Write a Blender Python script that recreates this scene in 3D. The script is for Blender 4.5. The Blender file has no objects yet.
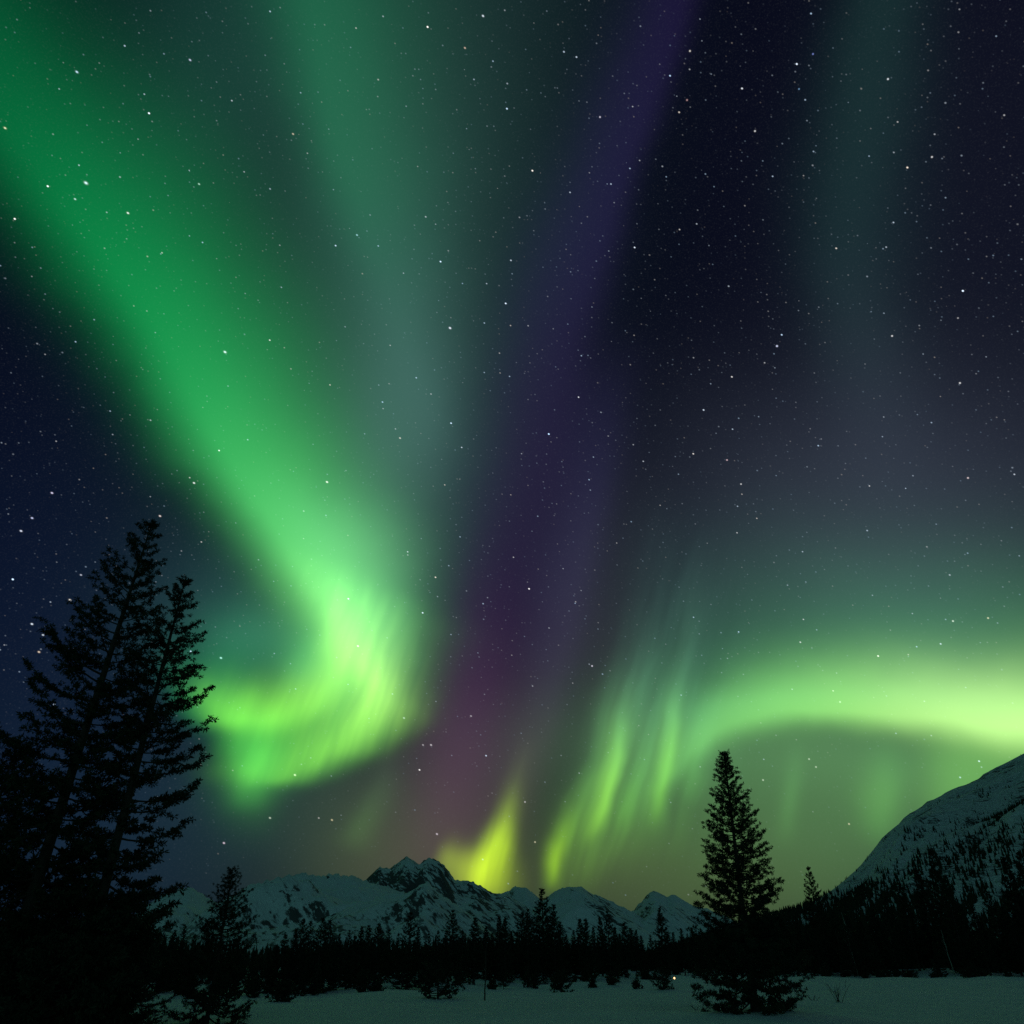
import bpy, bmesh, math, random
import numpy as np
from mathutils import Vector, Matrix
from bpy_extras import mesh_utils
C = bpy.context.scene.collection
SC = bpy.context.scene
R = math.radians

# ------------------------------------------------------------------ camera
CAM_Z = 1.6
cam_d = bpy.data.cameras.new('camera'); cam = bpy.data.objects.new('camera', cam_d); C.objects.link(cam)
cam.location = (0, 0, CAM_Z); cam.rotation_euler = (R(90 + 31.1), 0, 0)
cam_d.sensor_width = 36; cam_d.lens = 36 * 756 / 1024; cam_d.clip_end = 60000
SC.camera = cam
SC.view_settings.view_transform = 'Standard'; SC.view_settings.look = 'None'
SC.view_settings.exposure = 0; SC.view_settings.gamma = 1
SC.cycles.use_denoising = False
SC.cycles.sample_clamp_indirect = 1.5; SC.cycles.max_bounces = 4; SC.cycles.diffuse_bounces = 2; SC.cycles.transparent_max_bounces = 4

# ------------------------------------------------------------------ night sky with aurora (all by world direction)
# Curtains: start and end in sky-chart degrees (stereographic chart centred due north, 31.1 deg up),
# fall-off power, ray strength, ray frequency, then along the curtain (offset, width left, width right, r, g, b)
BASE_TOP = (.0014, .0016, .0082)
BASE_HORIZON = (.002, .006, .008)
SOUTH_FILL = (.043, .148, .133)
STAR_A = (60.0, .070, 2.9, .62)     # scale, dot radius, gain, share kept
STAR_B = (120.0, .125, .9, .45)
STAR_C = (240.0, .24, .22, .55)
STROKES = [
    ('main band', -49.92, 51.95, -8.13, -18.19, 1.9, 0.0, 1.0,
     [(0,9.24,5.68,0,0,0), (0,9.24,5.68,0,0,0), (0.37,8.24,5.06,0,0.0172,0.0062), (0.72,7.34,4.46,0,0.0437,0.013), (0.95,6.83,3.93,0,0.0781,0.0206), (1.14,6.54,3.53,0,0.1191,0.0291), (1.57,7.13,3.51,0,0.1631,0.0353), (1.71,7.51,3.48,0.0003,0.2152,0.0429), (1.35,7.42,3.24,0.0039,0.2764,0.0554), (0.96,7.22,2.94,0.0165,0.3653,0.0736), (0.78,6.84,2.61,0.0485,0.4755,0.0984), (0.78,6.23,2.4,0.0987,0.5794,0.1223), (0.85,4.46,2.5,0.1605,0.6535,0.1264), (-0,3.62,3.19,0,0,0), (-0,3.62,3.19,0,0,0)]),
    ('faint left band', -12.87, 58.52, -4.87, -3.52, 1.8, 0.0, 1.0,
     [(0,5.48,3.66,0,0,0), (0,5.48,3.66,0,0,0), (-1.19,5.81,3.55,0.0028,0.0188,0.0099), (-2.46,6.16,3.44,0.0039,0.0428,0.0189), (-3.34,6.4,3.34,0.0037,0.066,0.0252), (-3.47,6.38,3.24,0.0042,0.0829,0.0293), (-3.35,6.02,3.14,0.0056,0.0943,0.034), (-3.14,5.58,2.82,0.0062,0.0946,0.0349), (-2.75,5.08,2.79,0.0073,0.0879,0.0349), (-2,4.57,3.37,0.0104,0.0646,0.0341), (-1.21,3.83,3.64,0.0135,0.053,0.0341), (-0.38,2.61,3.69,0.0166,0.0481,0.0375), (-0.06,2.25,3.86,0.0135,0.0345,0.0297), (0,2.26,4.53,0,0,0), (0,2.26,4.53,0,0,0)]),
    ('curl outer limb', -13.06, -2.24, -20.48, -21.01, 1.9, 0.32, 1.0,
     [(0,6.62,2.94,0,0,0), (0,6.62,2.94,0,0,0), (1.29,5.38,2.83,0.0787,0.2463,0.0521), (2.59,4.22,2.71,0.1877,0.4764,0.106), (3.88,3.46,2.56,0.2746,0.5799,0.1239), (5.15,2.96,2.36,0.3399,0.6296,0.1136), (6.5,2.67,2.05,0.3436,0.647,0.1009), (7.06,2.38,1.88,0.3266,0.6492,0.0837), (6.84,1.95,1.86,0.2529,0.5876,0.0579), (6.3,1.63,1.94,0.1951,0.5216,0.0416), (5.17,1.41,2.23,0.1527,0.455,0.032), (4.09,1.35,2.33,0.1091,0.3776,0.0265), (3.02,1.25,2.33,0.076,0.3086,0.0221), (-0,1.07,2.68,0,0,0), (-0,1.07,2.68,0,0,0)]),
    ('curl foot', -18.08, -14.14, -19.15, -22.58, 2.4, 0.0, 1.0,
     [(0,1.39,1.67,0,0,0), (0,1.39,1.67,0,0,0), (-0.02,1.48,1.67,0.0045,0.0305,0.0031), (-0.04,1.58,1.66,0.009,0.0623,0.0061), (-0.06,1.64,1.66,0.013,0.0904,0.0086), (-0.05,1.65,1.64,0.016,0.1115,0.0103), (-0.02,1.65,1.6,0.0186,0.1305,0.0117), (0.02,1.64,1.55,0.0202,0.1437,0.0123), (0.03,1.63,1.48,0.0201,0.1456,0.0119), (0.02,1.54,1.38,0.0174,0.1304,0.0107), (0,1.41,1.27,0.0133,0.105,0.0089), (-0,1.32,1.18,0.0092,0.0765,0.0067), (-0,1.25,1.12,0.0037,0.033,0.0031), (0,1.2,1.06,0,0,0), (0,1.2,1.06,0,0,0)]),
    ('curl halo', -15.48, 5.14, -19.27, -23.07, 2.2, 0.0, 1.0,
     [(0,8.01,4.37,0,0,0), (0,8.01,4.37,0,0,0), (1.54,7.1,4.4,0.0138,0.0558,0.0251), (3.09,6.2,4.42,0.0358,0.1282,0.0586), (4.44,5.35,4.44,0.0517,0.1835,0.0815), (5.63,4.56,4.43,0.0544,0.2123,0.0864), (6.67,3.82,4.42,0.0531,0.2344,0.0857), (7.32,3.31,4.41,0.0492,0.2409,0.0801), (7.75,3,4.39,0.0426,0.228,0.0669), (8.02,2.74,4.35,0.0347,0.203,0.0503), (7.68,2.36,4.3,0.0275,0.1682,0.0354), (5.66,1.89,4.22,0.0193,0.1113,0.0206), (3.15,1.85,4.13,0.0094,0.0529,0.0118), (-0,2.01,4.01,0,0,0), (-0,2.01,4.01,0,0,0)]),
    ('curl fill', -8.55, -8.82, -21.76, -19.29, 2.4, 0.2, 0.8,
     [(0,2.95,2.95,0,0,0), (0,2.95,2.95,0,0,0), (0.49,2.93,2.57,0.0061,0.034,0.0042), (1,2.92,2.18,0.013,0.0713,0.0085), (1.33,2.9,1.91,0.0196,0.1063,0.0123), (1.36,2.85,1.86,0.0241,0.1314,0.0151), (1.34,2.71,1.84,0.0257,0.1461,0.0165), (1.3,2.54,1.83,0.0262,0.1581,0.0173), (1.24,2.39,1.83,0.0272,0.1758,0.0185), (0.99,2.29,1.99,0.0323,0.2197,0.022), (0.57,2.19,2.29,0.0382,0.2754,0.0262), (0.24,2.07,2.46,0.0385,0.2999,0.0268), (0.11,1.86,2.31,0.0196,0.1634,0.0152), (0,1.61,2.02,0,0,0), (0,1.61,2.02,0,0,0)]),
    ('curl inner limb', -10.92, -6.74, -25.24, -14.82, 2.0, 0.15, 1.0,
     [(0,2.21,2.21,0,0,0), (0,2.21,2.21,0,0,0), (1.33,2.03,2.01,0.1034,0.2979,0.0381), (2.48,1.89,1.89,0.2038,0.4949,0.0643), (3.41,1.8,1.87,0.2227,0.5497,0.0644), (4.03,1.73,1.86,0.2267,0.5809,0.0562), (4.14,1.65,1.95,0.218,0.5988,0.052), (4.17,1.57,2.19,0.1988,0.6116,0.0489), (4.01,1.52,2.36,0.1919,0.6389,0.0477), (3.41,1.48,2.48,0.1899,0.6743,0.0475), (2.76,1.4,2.49,0.1733,0.6575,0.0432), (1.98,1.3,2.46,0.1362,0.5458,0.0367), (1.07,1.22,2.44,0.0079,0.1157,0.0174), (0,1.34,2.68,0,0,0), (0,1.34,2.68,0,0,0)]),
    ('curl back glow', -14.19, -7.47, -25.12, -14.98, 2.0, 0.0, 1.0,
     [(0,2.9,4.35,0,0,0), (0,2.9,4.35,0,0,0), (-0.07,3.27,4.33,0.0018,0.0156,0.0056), (-0.14,3.69,4.31,0.0036,0.0328,0.0113), (-0.21,4.04,4.29,0.005,0.0502,0.0166), (-0.24,4.24,4.26,0.006,0.0661,0.0211), (-0.19,4.2,4.16,0.0064,0.0811,0.0248), (0.02,4.03,3.92,0.0063,0.0983,0.0284), (0.27,3.78,3.64,0.0057,0.1142,0.0314), (0.43,3.52,3.46,0.0049,0.1238,0.0331), (0.42,3.31,3.48,0.004,0.1136,0.0308), (0.31,3.1,3.63,0.0025,0.0702,0.0206), (0.15,2.89,3.83,0.0011,0.0256,0.0088), (0,2.68,4.02,0,0,0), (0,2.68,4.02,0,0,0)]),
    ('purple band', 18.5, 60.75, -8.35, -38.39, 2.2, 0.0, 1.0,
     [(0,2.7,2.7,0,0,0), (0,2.7,2.7,0,0,0), (-0,2.09,2.99,0.0048,0.0021,0.0156), (-0,1.6,3.26,0.0073,0.0034,0.0242), (-0.33,1.56,3.45,0.0083,0.0043,0.0276), (-1.11,1.65,3.76,0.0091,0.0053,0.0302), (-1.75,2.09,4.56,0.0097,0.0056,0.0321), (-2.09,2.9,4.77,0.0101,0.0044,0.0266), (-2.14,3.68,4.62,0.0107,0.0038,0.0239), (-2.11,4.22,3.96,0.0115,0.0037,0.0232), (-1.57,4.39,3.49,0.0199,0.0052,0.0302), (-1.03,4.34,3.39,0.0336,0.0083,0.032), (-0.8,4.37,3.15,0.0279,0.0111,0.0156), (0,3.88,3.88,0,0,0), (0,3.88,3.88,0,0,0)]),
    ('violet streak', 9.2, 16.69, -1.02, -27.61, 2.0, 0.0, 1.0,
     [(0,2.19,2.92,0,0,0), (0,2.19,2.92,0,0,0), (-0.02,2.06,2.96,0.0034,0.0025,0.0102), (-0.03,1.95,2.99,0.0054,0.0041,0.0173), (0.09,1.89,3,0.0069,0.0054,0.0215), (0.37,1.85,3.01,0.0088,0.0071,0.0252), (0.58,1.82,3.01,0.0109,0.0088,0.028), (0.6,1.8,2.97,0.0129,0.0099,0.0294), (0.58,1.79,2.78,0.0148,0.0107,0.0293), (0.54,1.78,2.55,0.0171,0.0114,0.0278), (0.41,1.71,2.35,0.0205,0.0136,0.0239), (0.2,1.59,2.17,0.0219,0.0142,0.0173), (0.09,1.49,2.04,0.014,0.0083,0.0081), (0,1.38,1.94,0,0,0), (0,1.38,1.94,0,0,0)]),
    ('yellow flame', -3.94, -30.32, 1.66, -15.1, 1.9, 0.2, 1.3,
     [(0,1.46,1.99,0,0,0), (0,1.46,1.99,0,0,0), (0.02,1.25,1.67,0.2055,0.2742,0.0013), (-0,1.24,1.64,0.3705,0.5151,0.0017), (-0.12,1.3,1.71,0.491,0.7454,0), (-0.27,1.14,1.44,0.4826,0.7575,0.0004), (-0.36,0.93,1.13,0.4532,0.7441,0.0017), (-0.37,0.77,0.94,0.2848,0.4738,0.0056), (-0.38,0.7,0.84,0.1447,0.2395,0.008), (-0.33,0.71,0.8,0.0683,0.1118,0.0091), (-0.26,0.71,0.79,0.0307,0.047,0.0087), (-0.18,0.75,0.8,0.0166,0.0227,0.0069), (-0.09,0.81,0.84,0.0073,0.0088,0.0041), (0,0.87,0.87,0,0,0), (0,0.87,0.87,0,0,0)]),
    ('yellow flame foot', -6.47, -24.83, -0.59, -25.97, 2.0, 0.0, 1.0,
     [(0,0.96,1.1,0,0,0), (0,0.96,1.1,0,0,0), (0.04,1.04,1.32,0.061,0.0872,0.0008), (0.08,1.13,1.54,0.1238,0.1808,0.0013), (0.09,1.17,1.64,0.1556,0.2297,0.0015), (0.07,1.16,1.64,0.1566,0.2293,0.0015), (0.02,1.15,1.61,0.1534,0.2196,0.0017), (-0.04,1.13,1.58,0.1453,0.2028,0.0018), (-0.08,1.11,1.53,0.1322,0.1813,0.0018), (-0.09,1.08,1.48,0.1146,0.1566,0.0016), (-0.07,1.03,1.4,0.088,0.1206,0.0012), (-0.05,0.96,1.3,0.0567,0.0782,0.0008), (-0.02,0.89,1.19,0.0262,0.0364,0.0004), (0,0.82,1.09,0,0,0), (0,0.82,1.09,0,0,0)]),
    ('faint left ray', -11.84, -25.28, -8.31, -15.78, 2.0, 0.0, 1.0,
     [(0,1.35,1.22,0,0,0), (0,1.35,1.22,0,0,0), (-0,1.17,1.17,0.0093,0.0251,0.0045), (-0.01,0.99,1.12,0.015,0.0437,0.0077), (-0.01,0.89,1.1,0.0164,0.048,0.0087), (-0.05,0.87,1.11,0.0156,0.0434,0.0091), (-0.13,0.85,1.15,0.0139,0.0371,0.0096), (-0.19,0.84,1.18,0.0119,0.0305,0.0095), (-0.19,0.84,1.2,0.0101,0.0245,0.0089), (-0.17,0.86,1.22,0.0083,0.0187,0.0077), (-0.13,0.89,1.24,0.0065,0.0131,0.0062), (-0.09,0.93,1.26,0.0045,0.0081,0.0043), (-0.04,0.97,1.28,0.0023,0.0037,0.0023), (0,1.01,1.29,0,0,0), (0,1.01,1.29,0,0,0)]),
    ('ray glow', 1.33, -30.06, 14.62, 3.28, 2.2, 0.55, 1.0,
     [(0,0.67,1.75,0,0,0), (0,0.67,1.75,0,0,0), (-0.11,0.84,2.8,0.0356,0.0888,0.0051), (-0.39,1.12,4.32,0.0453,0.1289,0.0103), (-0.73,1.43,5.72,0.0425,0.1423,0.0192), (-0.91,1.61,6.42,0.0368,0.1307,0.0285), (-1.02,1.77,6.62,0.0307,0.1119,0.0351), (-1.09,1.91,6.6,0.0241,0.0859,0.0375), (-1.11,2.07,6.57,0.0184,0.061,0.0338), (-1.01,2.28,6.39,0.0135,0.0394,0.0263), (-0.82,2.56,6.03,0.0088,0.0224,0.0181), (-0.6,3,5.38,0.0052,0.0119,0.011), (-0.31,3.7,4.19,0.0023,0.005,0.0048), (-0,4.42,2.95,0,0,0), (-0,4.42,2.95,0,0,0)]),
    ('ray one', 2.29, -27.6, 6.32, -17.92, 1.8, 0.0, 1.0,
     [(0,0.55,0.51,0,0,0), (0,0.55,0.51,0,0,0), (0.09,0.61,0.49,0.089,0.1807,0), (0.18,0.66,0.46,0.1675,0.338,0), (0.2,0.68,0.46,0.1798,0.3626,0.0001), (0.19,0.69,0.48,0.142,0.3022,0.0018), (0.17,0.69,0.52,0.0976,0.2269,0.0039), (0.14,0.69,0.54,0.0651,0.1597,0.0052), (0.1,0.69,0.57,0.0354,0.0901,0.0055), (0.06,0.7,0.59,0.0165,0.0429,0.0042), (0.04,0.7,0.61,0.0093,0.0241,0.0031), (0.02,0.72,0.63,0.0055,0.0141,0.0022), (0.01,0.75,0.65,0.0027,0.007,0.0012), (0,0.77,0.67,0,0,0), (0,0.77,0.67,0,0,0)]),
    ('ray two', 5.17, -25.31, 10.74, -5.15, 1.8, 0.0, 1.0,
     [(0,0.58,0.54,0,0,0), (0,0.58,0.54,0,0,0), (-0.21,0.64,0.47,0.1198,0.3077,0.014), (-0.29,0.73,0.46,0.1574,0.4093,0.0247), (-0.32,0.83,0.47,0.1682,0.4509,0.0341), (-0.28,0.87,0.56,0.138,0.3948,0.0441), (-0.23,0.94,0.67,0.097,0.2996,0.0498), (-0.19,1.1,0.76,0.0493,0.1545,0.0408), (-0.17,1.15,0.82,0.0257,0.0806,0.0296), (-0.15,1.12,0.86,0.0159,0.0506,0.0243), (-0.13,1.08,0.9,0.0101,0.0314,0.019), (-0.1,1.04,0.93,0.0059,0.0175,0.012), (-0.05,0.99,0.96,0.0027,0.0074,0.0053), (0,0.94,0.99,0,0,0), (0,0.94,0.99,0,0,0)]),
    ('ray three', 7.05, -24.51, 11.66, -8.39, 1.8, 0.0, 1.0,
     [(0,0.73,0.69,0,0,0), (0,0.73,0.69,0,0,0), (-0.17,0.77,0.7,0.0238,0.0896,0.0054), (-0.32,0.8,0.7,0.0397,0.1484,0.012), (-0.38,0.84,0.7,0.0378,0.1395,0.016), (-0.42,0.88,0.71,0.0337,0.1229,0.0202), (-0.43,0.91,0.71,0.0296,0.1068,0.0239), (-0.41,0.91,0.78,0.0248,0.0889,0.0267), (-0.36,0.91,0.88,0.0194,0.0691,0.0269), (-0.3,0.92,0.96,0.0143,0.0511,0.0235), (-0.23,0.92,0.97,0.01,0.0363,0.0177), (-0.16,0.92,0.97,0.0061,0.0229,0.0112), (-0.08,0.93,0.97,0.0028,0.0107,0.0052), (0,0.93,0.97,0,0,0), (0,0.93,0.97,0,0,0)]),
    ('ray four', 9.74, -24.48, 14.82, -1.17, 1.8, 0.0, 1.0,
     [(0,0.65,0.54,0,0,0), (0,0.65,0.54,0,0,0), (-0.13,0.71,0.47,0.0729,0.2374,0.0139), (-0.19,0.82,0.49,0.1139,0.3551,0.0293), (-0.21,0.9,0.56,0.1324,0.4083,0.0459), (-0.19,0.9,0.61,0.1086,0.3446,0.0648), (-0.18,0.94,0.67,0.0762,0.2437,0.0652), (-0.2,1.05,0.77,0.038,0.114,0.0443), (-0.2,1.06,0.83,0.0222,0.0627,0.0315), (-0.2,1.02,0.87,0.0153,0.0406,0.0243), (-0.2,0.99,0.9,0.0102,0.0263,0.0176), (-0.15,0.97,0.93,0.0061,0.0156,0.0111), (-0.07,0.95,0.95,0.0028,0.0071,0.0052), (0,0.93,0.98,0,0,0), (0,0.93,0.98,0,0,0)]),
    ('ray five', 12.55, -21.91, 14.9, -11.64, 1.8, 0.0, 1.0,
     [(0,0.88,0.77,0,0,0), (0,0.88,0.77,0,0,0), (0.03,0.93,0.77,0.0114,0.0472,0.007), (0.05,0.98,0.77,0.0243,0.097,0.0169), (0.08,1.02,0.77,0.0343,0.1325,0.0267), (0.1,1.04,0.78,0.0369,0.1395,0.0319), (0.12,1.04,0.86,0.036,0.1351,0.035), (0.13,1.04,0.97,0.0342,0.1286,0.037), (0.14,1.05,1.09,0.032,0.1205,0.0376), (0.13,1.06,1.19,0.0279,0.1056,0.035), (0.11,1.09,1.29,0.021,0.0806,0.0284), (0.07,1.13,1.39,0.0131,0.0515,0.0193), (0.03,1.17,1.48,0.0058,0.0233,0.0093), (0,1.21,1.58,0,0,0), (0,1.21,1.58,0,0,0)]),
    ('arc', 7.0, -20.83, 59.8, -12.32, 1.9, 0.0, 1.0,
     [(0,1.12,0.7,0,0,0), (0,1.12,0.7,0,0,0), (3.6,2.49,1.01,0.0808,0.279,0.0532), (4.49,2.98,1.12,0.1448,0.4484,0.0844), (4.38,3.04,1.1,0.1952,0.5336,0.0996), (3.73,3.19,1.13,0.2846,0.6156,0.1266), (3.09,3.29,1.23,0.4013,0.7052,0.1787), (2.47,3.34,1.41,0.496,0.7715,0.2237), (2.01,3.43,1.65,0.5012,0.7702,0.2247), (1.72,3.78,1.93,0.2925,0.5762,0.1214), (1.36,4.14,2.14,0.171,0.3935,0.0775), (0.92,4.51,2.31,0.0882,0.2216,0.047), (0.46,4.89,2.47,0.0313,0.0847,0.0209), (-0,5.26,2.63,0,0,0), (-0,5.26,2.63,0,0,0)]),
    ('arc veil', 5.88, -15.63, 56.02, -12.02, 1.9, 0.0, 1.0,
     [(0,4.33,1.44,0,0,0), (0,4.33,1.44,0,0,0), (0.79,5.86,1.75,0.013,0.0598,0.029), (1.29,6.43,1.84,0.0213,0.096,0.0454), (1.58,6.5,1.8,0.0265,0.1196,0.0542), (1.63,6.49,1.79,0.0311,0.143,0.0615), (1.55,6.38,1.88,0.0354,0.1715,0.0702), (1.43,6.34,2.03,0.0381,0.1853,0.0712), (1.23,6.32,2.3,0.0416,0.1933,0.0643), (1.01,6.34,2.47,0.0408,0.1874,0.0577), (0.77,6.46,2.58,0.0313,0.1412,0.045), (0.52,6.66,2.67,0.0182,0.0795,0.0287), (0.26,6.88,2.75,0.007,0.0286,0.0127), (0,7.08,2.83,0,0,0), (0,7.08,2.83,0,0,0)]),
    ('below arc ray', 18.74, -24.46, 20.77, -15.37, 2.0, 0.0, 1.0,
     [(0,0.92,0.79,0,0,0), (0,0.92,0.79,0,0,0), (-0.02,0.88,0.76,0.0036,0.0129,0.0025), (-0.04,0.84,0.74,0.0078,0.028,0.0056), (-0.06,0.8,0.71,0.0122,0.0434,0.0089), (-0.07,0.76,0.69,0.0159,0.0566,0.012), (-0.08,0.74,0.67,0.0183,0.0653,0.0143), (-0.09,0.74,0.67,0.0188,0.0668,0.0151), (-0.08,0.74,0.67,0.0173,0.0616,0.0144), (-0.07,0.74,0.67,0.0145,0.0517,0.0125), (-0.05,0.74,0.67,0.0109,0.0388,0.0097), (-0.03,0.75,0.68,0.007,0.0249,0.0065), (-0.02,0.75,0.68,0.0032,0.0114,0.0031), (-0,0.75,0.68,0,0,0), (-0,0.75,0.68,0,0,0)]),
    ('below arc ray right', 24.69, -23.99, 27.12, -15.01, 2.0, 0.0, 1.0,
     [(0,1.14,1.14,0,0,0), (0,1.14,1.14,0,0,0), (-0.01,1.22,1.19,0.0059,0.0269,0.0038), (-0.03,1.31,1.26,0.0138,0.0582,0.0086), (-0.04,1.4,1.32,0.0228,0.0896,0.0138), (-0.06,1.48,1.37,0.0312,0.1164,0.0186), (-0.06,1.53,1.41,0.0371,0.1338,0.0221), (-0.06,1.54,1.41,0.0382,0.137,0.0233), (-0.06,1.52,1.41,0.0346,0.1267,0.0223), (-0.05,1.49,1.39,0.0281,0.1066,0.0193), (-0.04,1.45,1.37,0.0201,0.0805,0.0151), (-0.02,1.4,1.35,0.0121,0.0519,0.01), (-0.01,1.35,1.32,0.0052,0.024,0.0048), (0,1.3,1.3,0,0,0), (0,1.3,1.3,0,0,0)]),
    ('right glow under arc', 26.53, -21.63, 47.42, -14.96, 2.0, 0.0, 1.0,
     [(0,3.13,4.38,0,0,0), (0,3.13,4.38,0,0,0), (1.13,3.12,4.98,0.0339,0.1022,0.0147), (2.16,3.11,5.5,0.0693,0.2052,0.0294), (2.56,3.09,5.56,0.0767,0.2221,0.0317), (2.8,3.05,5.35,0.0754,0.214,0.0306), (2.97,3,5.06,0.0716,0.2006,0.0287), (3.05,2.96,4.8,0.0662,0.1844,0.0263), (2.98,2.96,4.65,0.0589,0.164,0.0235), (2.61,2.98,4.53,0.0468,0.1303,0.0189), (2.03,3.01,4.43,0.0325,0.0908,0.0135), (1.33,3.05,4.34,0.019,0.0531,0.0081), (0.62,3.08,4.25,0.0079,0.0223,0.0035), (0,3.12,4.16,0,0,0), (0,3.12,4.16,0,0,0)]),
    ('faint right band', 22.75, 57.22, 27.73, -5.02, 2.0, 0.0, 1.0,
     [(0,3.5,3.5,0,0,0), (0,3.5,3.5,0,0,0), (-0.03,3.21,3.18,0.0014,0.0057,0.0045), (-0.06,2.9,2.83,0.0029,0.0121,0.0095), (-0.11,2.66,2.56,0.004,0.0173,0.0133), (-0.2,2.61,2.5,0.0044,0.0196,0.0145), (-0.83,3.14,3.02,0.005,0.0211,0.016), (-1.42,3.51,3.38,0.0051,0.0213,0.0165), (-1.83,3.63,3.5,0.0051,0.02,0.0165), (-1.75,3.46,3.33,0.0062,0.0195,0.0176), (-1.46,3.23,3.09,0.0083,0.0189,0.0191), (-0.83,3.84,3.81,0.0075,0.0127,0.0157), (-0.33,4.06,4.06,0.0046,0.0071,0.0094), (-0,4.05,4.05,0,0,0), (0,4.05,4.05,0,0,0)]),
]
GLOWS = [
    (-9.25, 20.55, 10.51, 23.13, -16, (0.0144, 0.0452, 0.0343)),
    (-20.07, 31.9, 6.67, 12.13, -25, (0.0044, 0.0319, 0.0194)),
    (-18.33, -9.39, 3.91, 2.41, 0, (0.0144, 0.0802, 0.0395)),
    (-15.4, -11.2, 1.72, 2.15, -30, (0.0369, 0.1946, 0.0513)),
    (24.6, -16.68, 15.86, 2.91, 0, (0.0319, 0.0887, 0.0343)),
    (-8.81, 2.41, 5.39, 13.47, -8, (0.0296, 0.0685, 0.0612)),
    (26.41, 0.86, 15.65, 8.85, 0, (0.0232, 0.0284, 0.0395)),
    (30.4, 21.17, 13.44, 19.55, 0, (0.0037, 0.0044, 0.007)),
    (28.24, -6.24, 14.31, 5.66, 0, (0.0212, 0.0545, 0.0423)),
    (23.07, -20.26, 17.68, 7.2, 0, (0.0685, 0.162, 0.0545)),
    (-21.62, -7.13, 5.6, 4.9, 0, (0.0091, 0.0319, 0.0296)),
    (6.94, -12.53, 4.04, 11.02, 0, (0.0176, 0.0152, 0.0212)),
    (-18.79, -18.86, 1.9, 2.58, 0, (0.0319, 0.1878, 0.0252)),
    (9.81, -26.86, 18.03, 4.67, 0, (0.0369, 0.0467, 0.0103)),
    (-9.84, -24.28, 5.11, 6.14, 0, (0.0319, 0.0369, 0.0144)),
    (-15.26, -20.73, 7.53, 6.16, 0, (0.0103, 0.0273, 0.016)),
    (-27.59, -21.83, 10.62, 9.37, 0, (0.003, 0.0103, 0.0194)),
    (-4.4, -20.03, 4.97, 9.24, 0, (0.0273, 0.007, 0.0194)),
    (-32.71, -7.48, 10.81, 16.53, 0, (0.0012, 0.0037, 0.013)),
]
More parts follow.
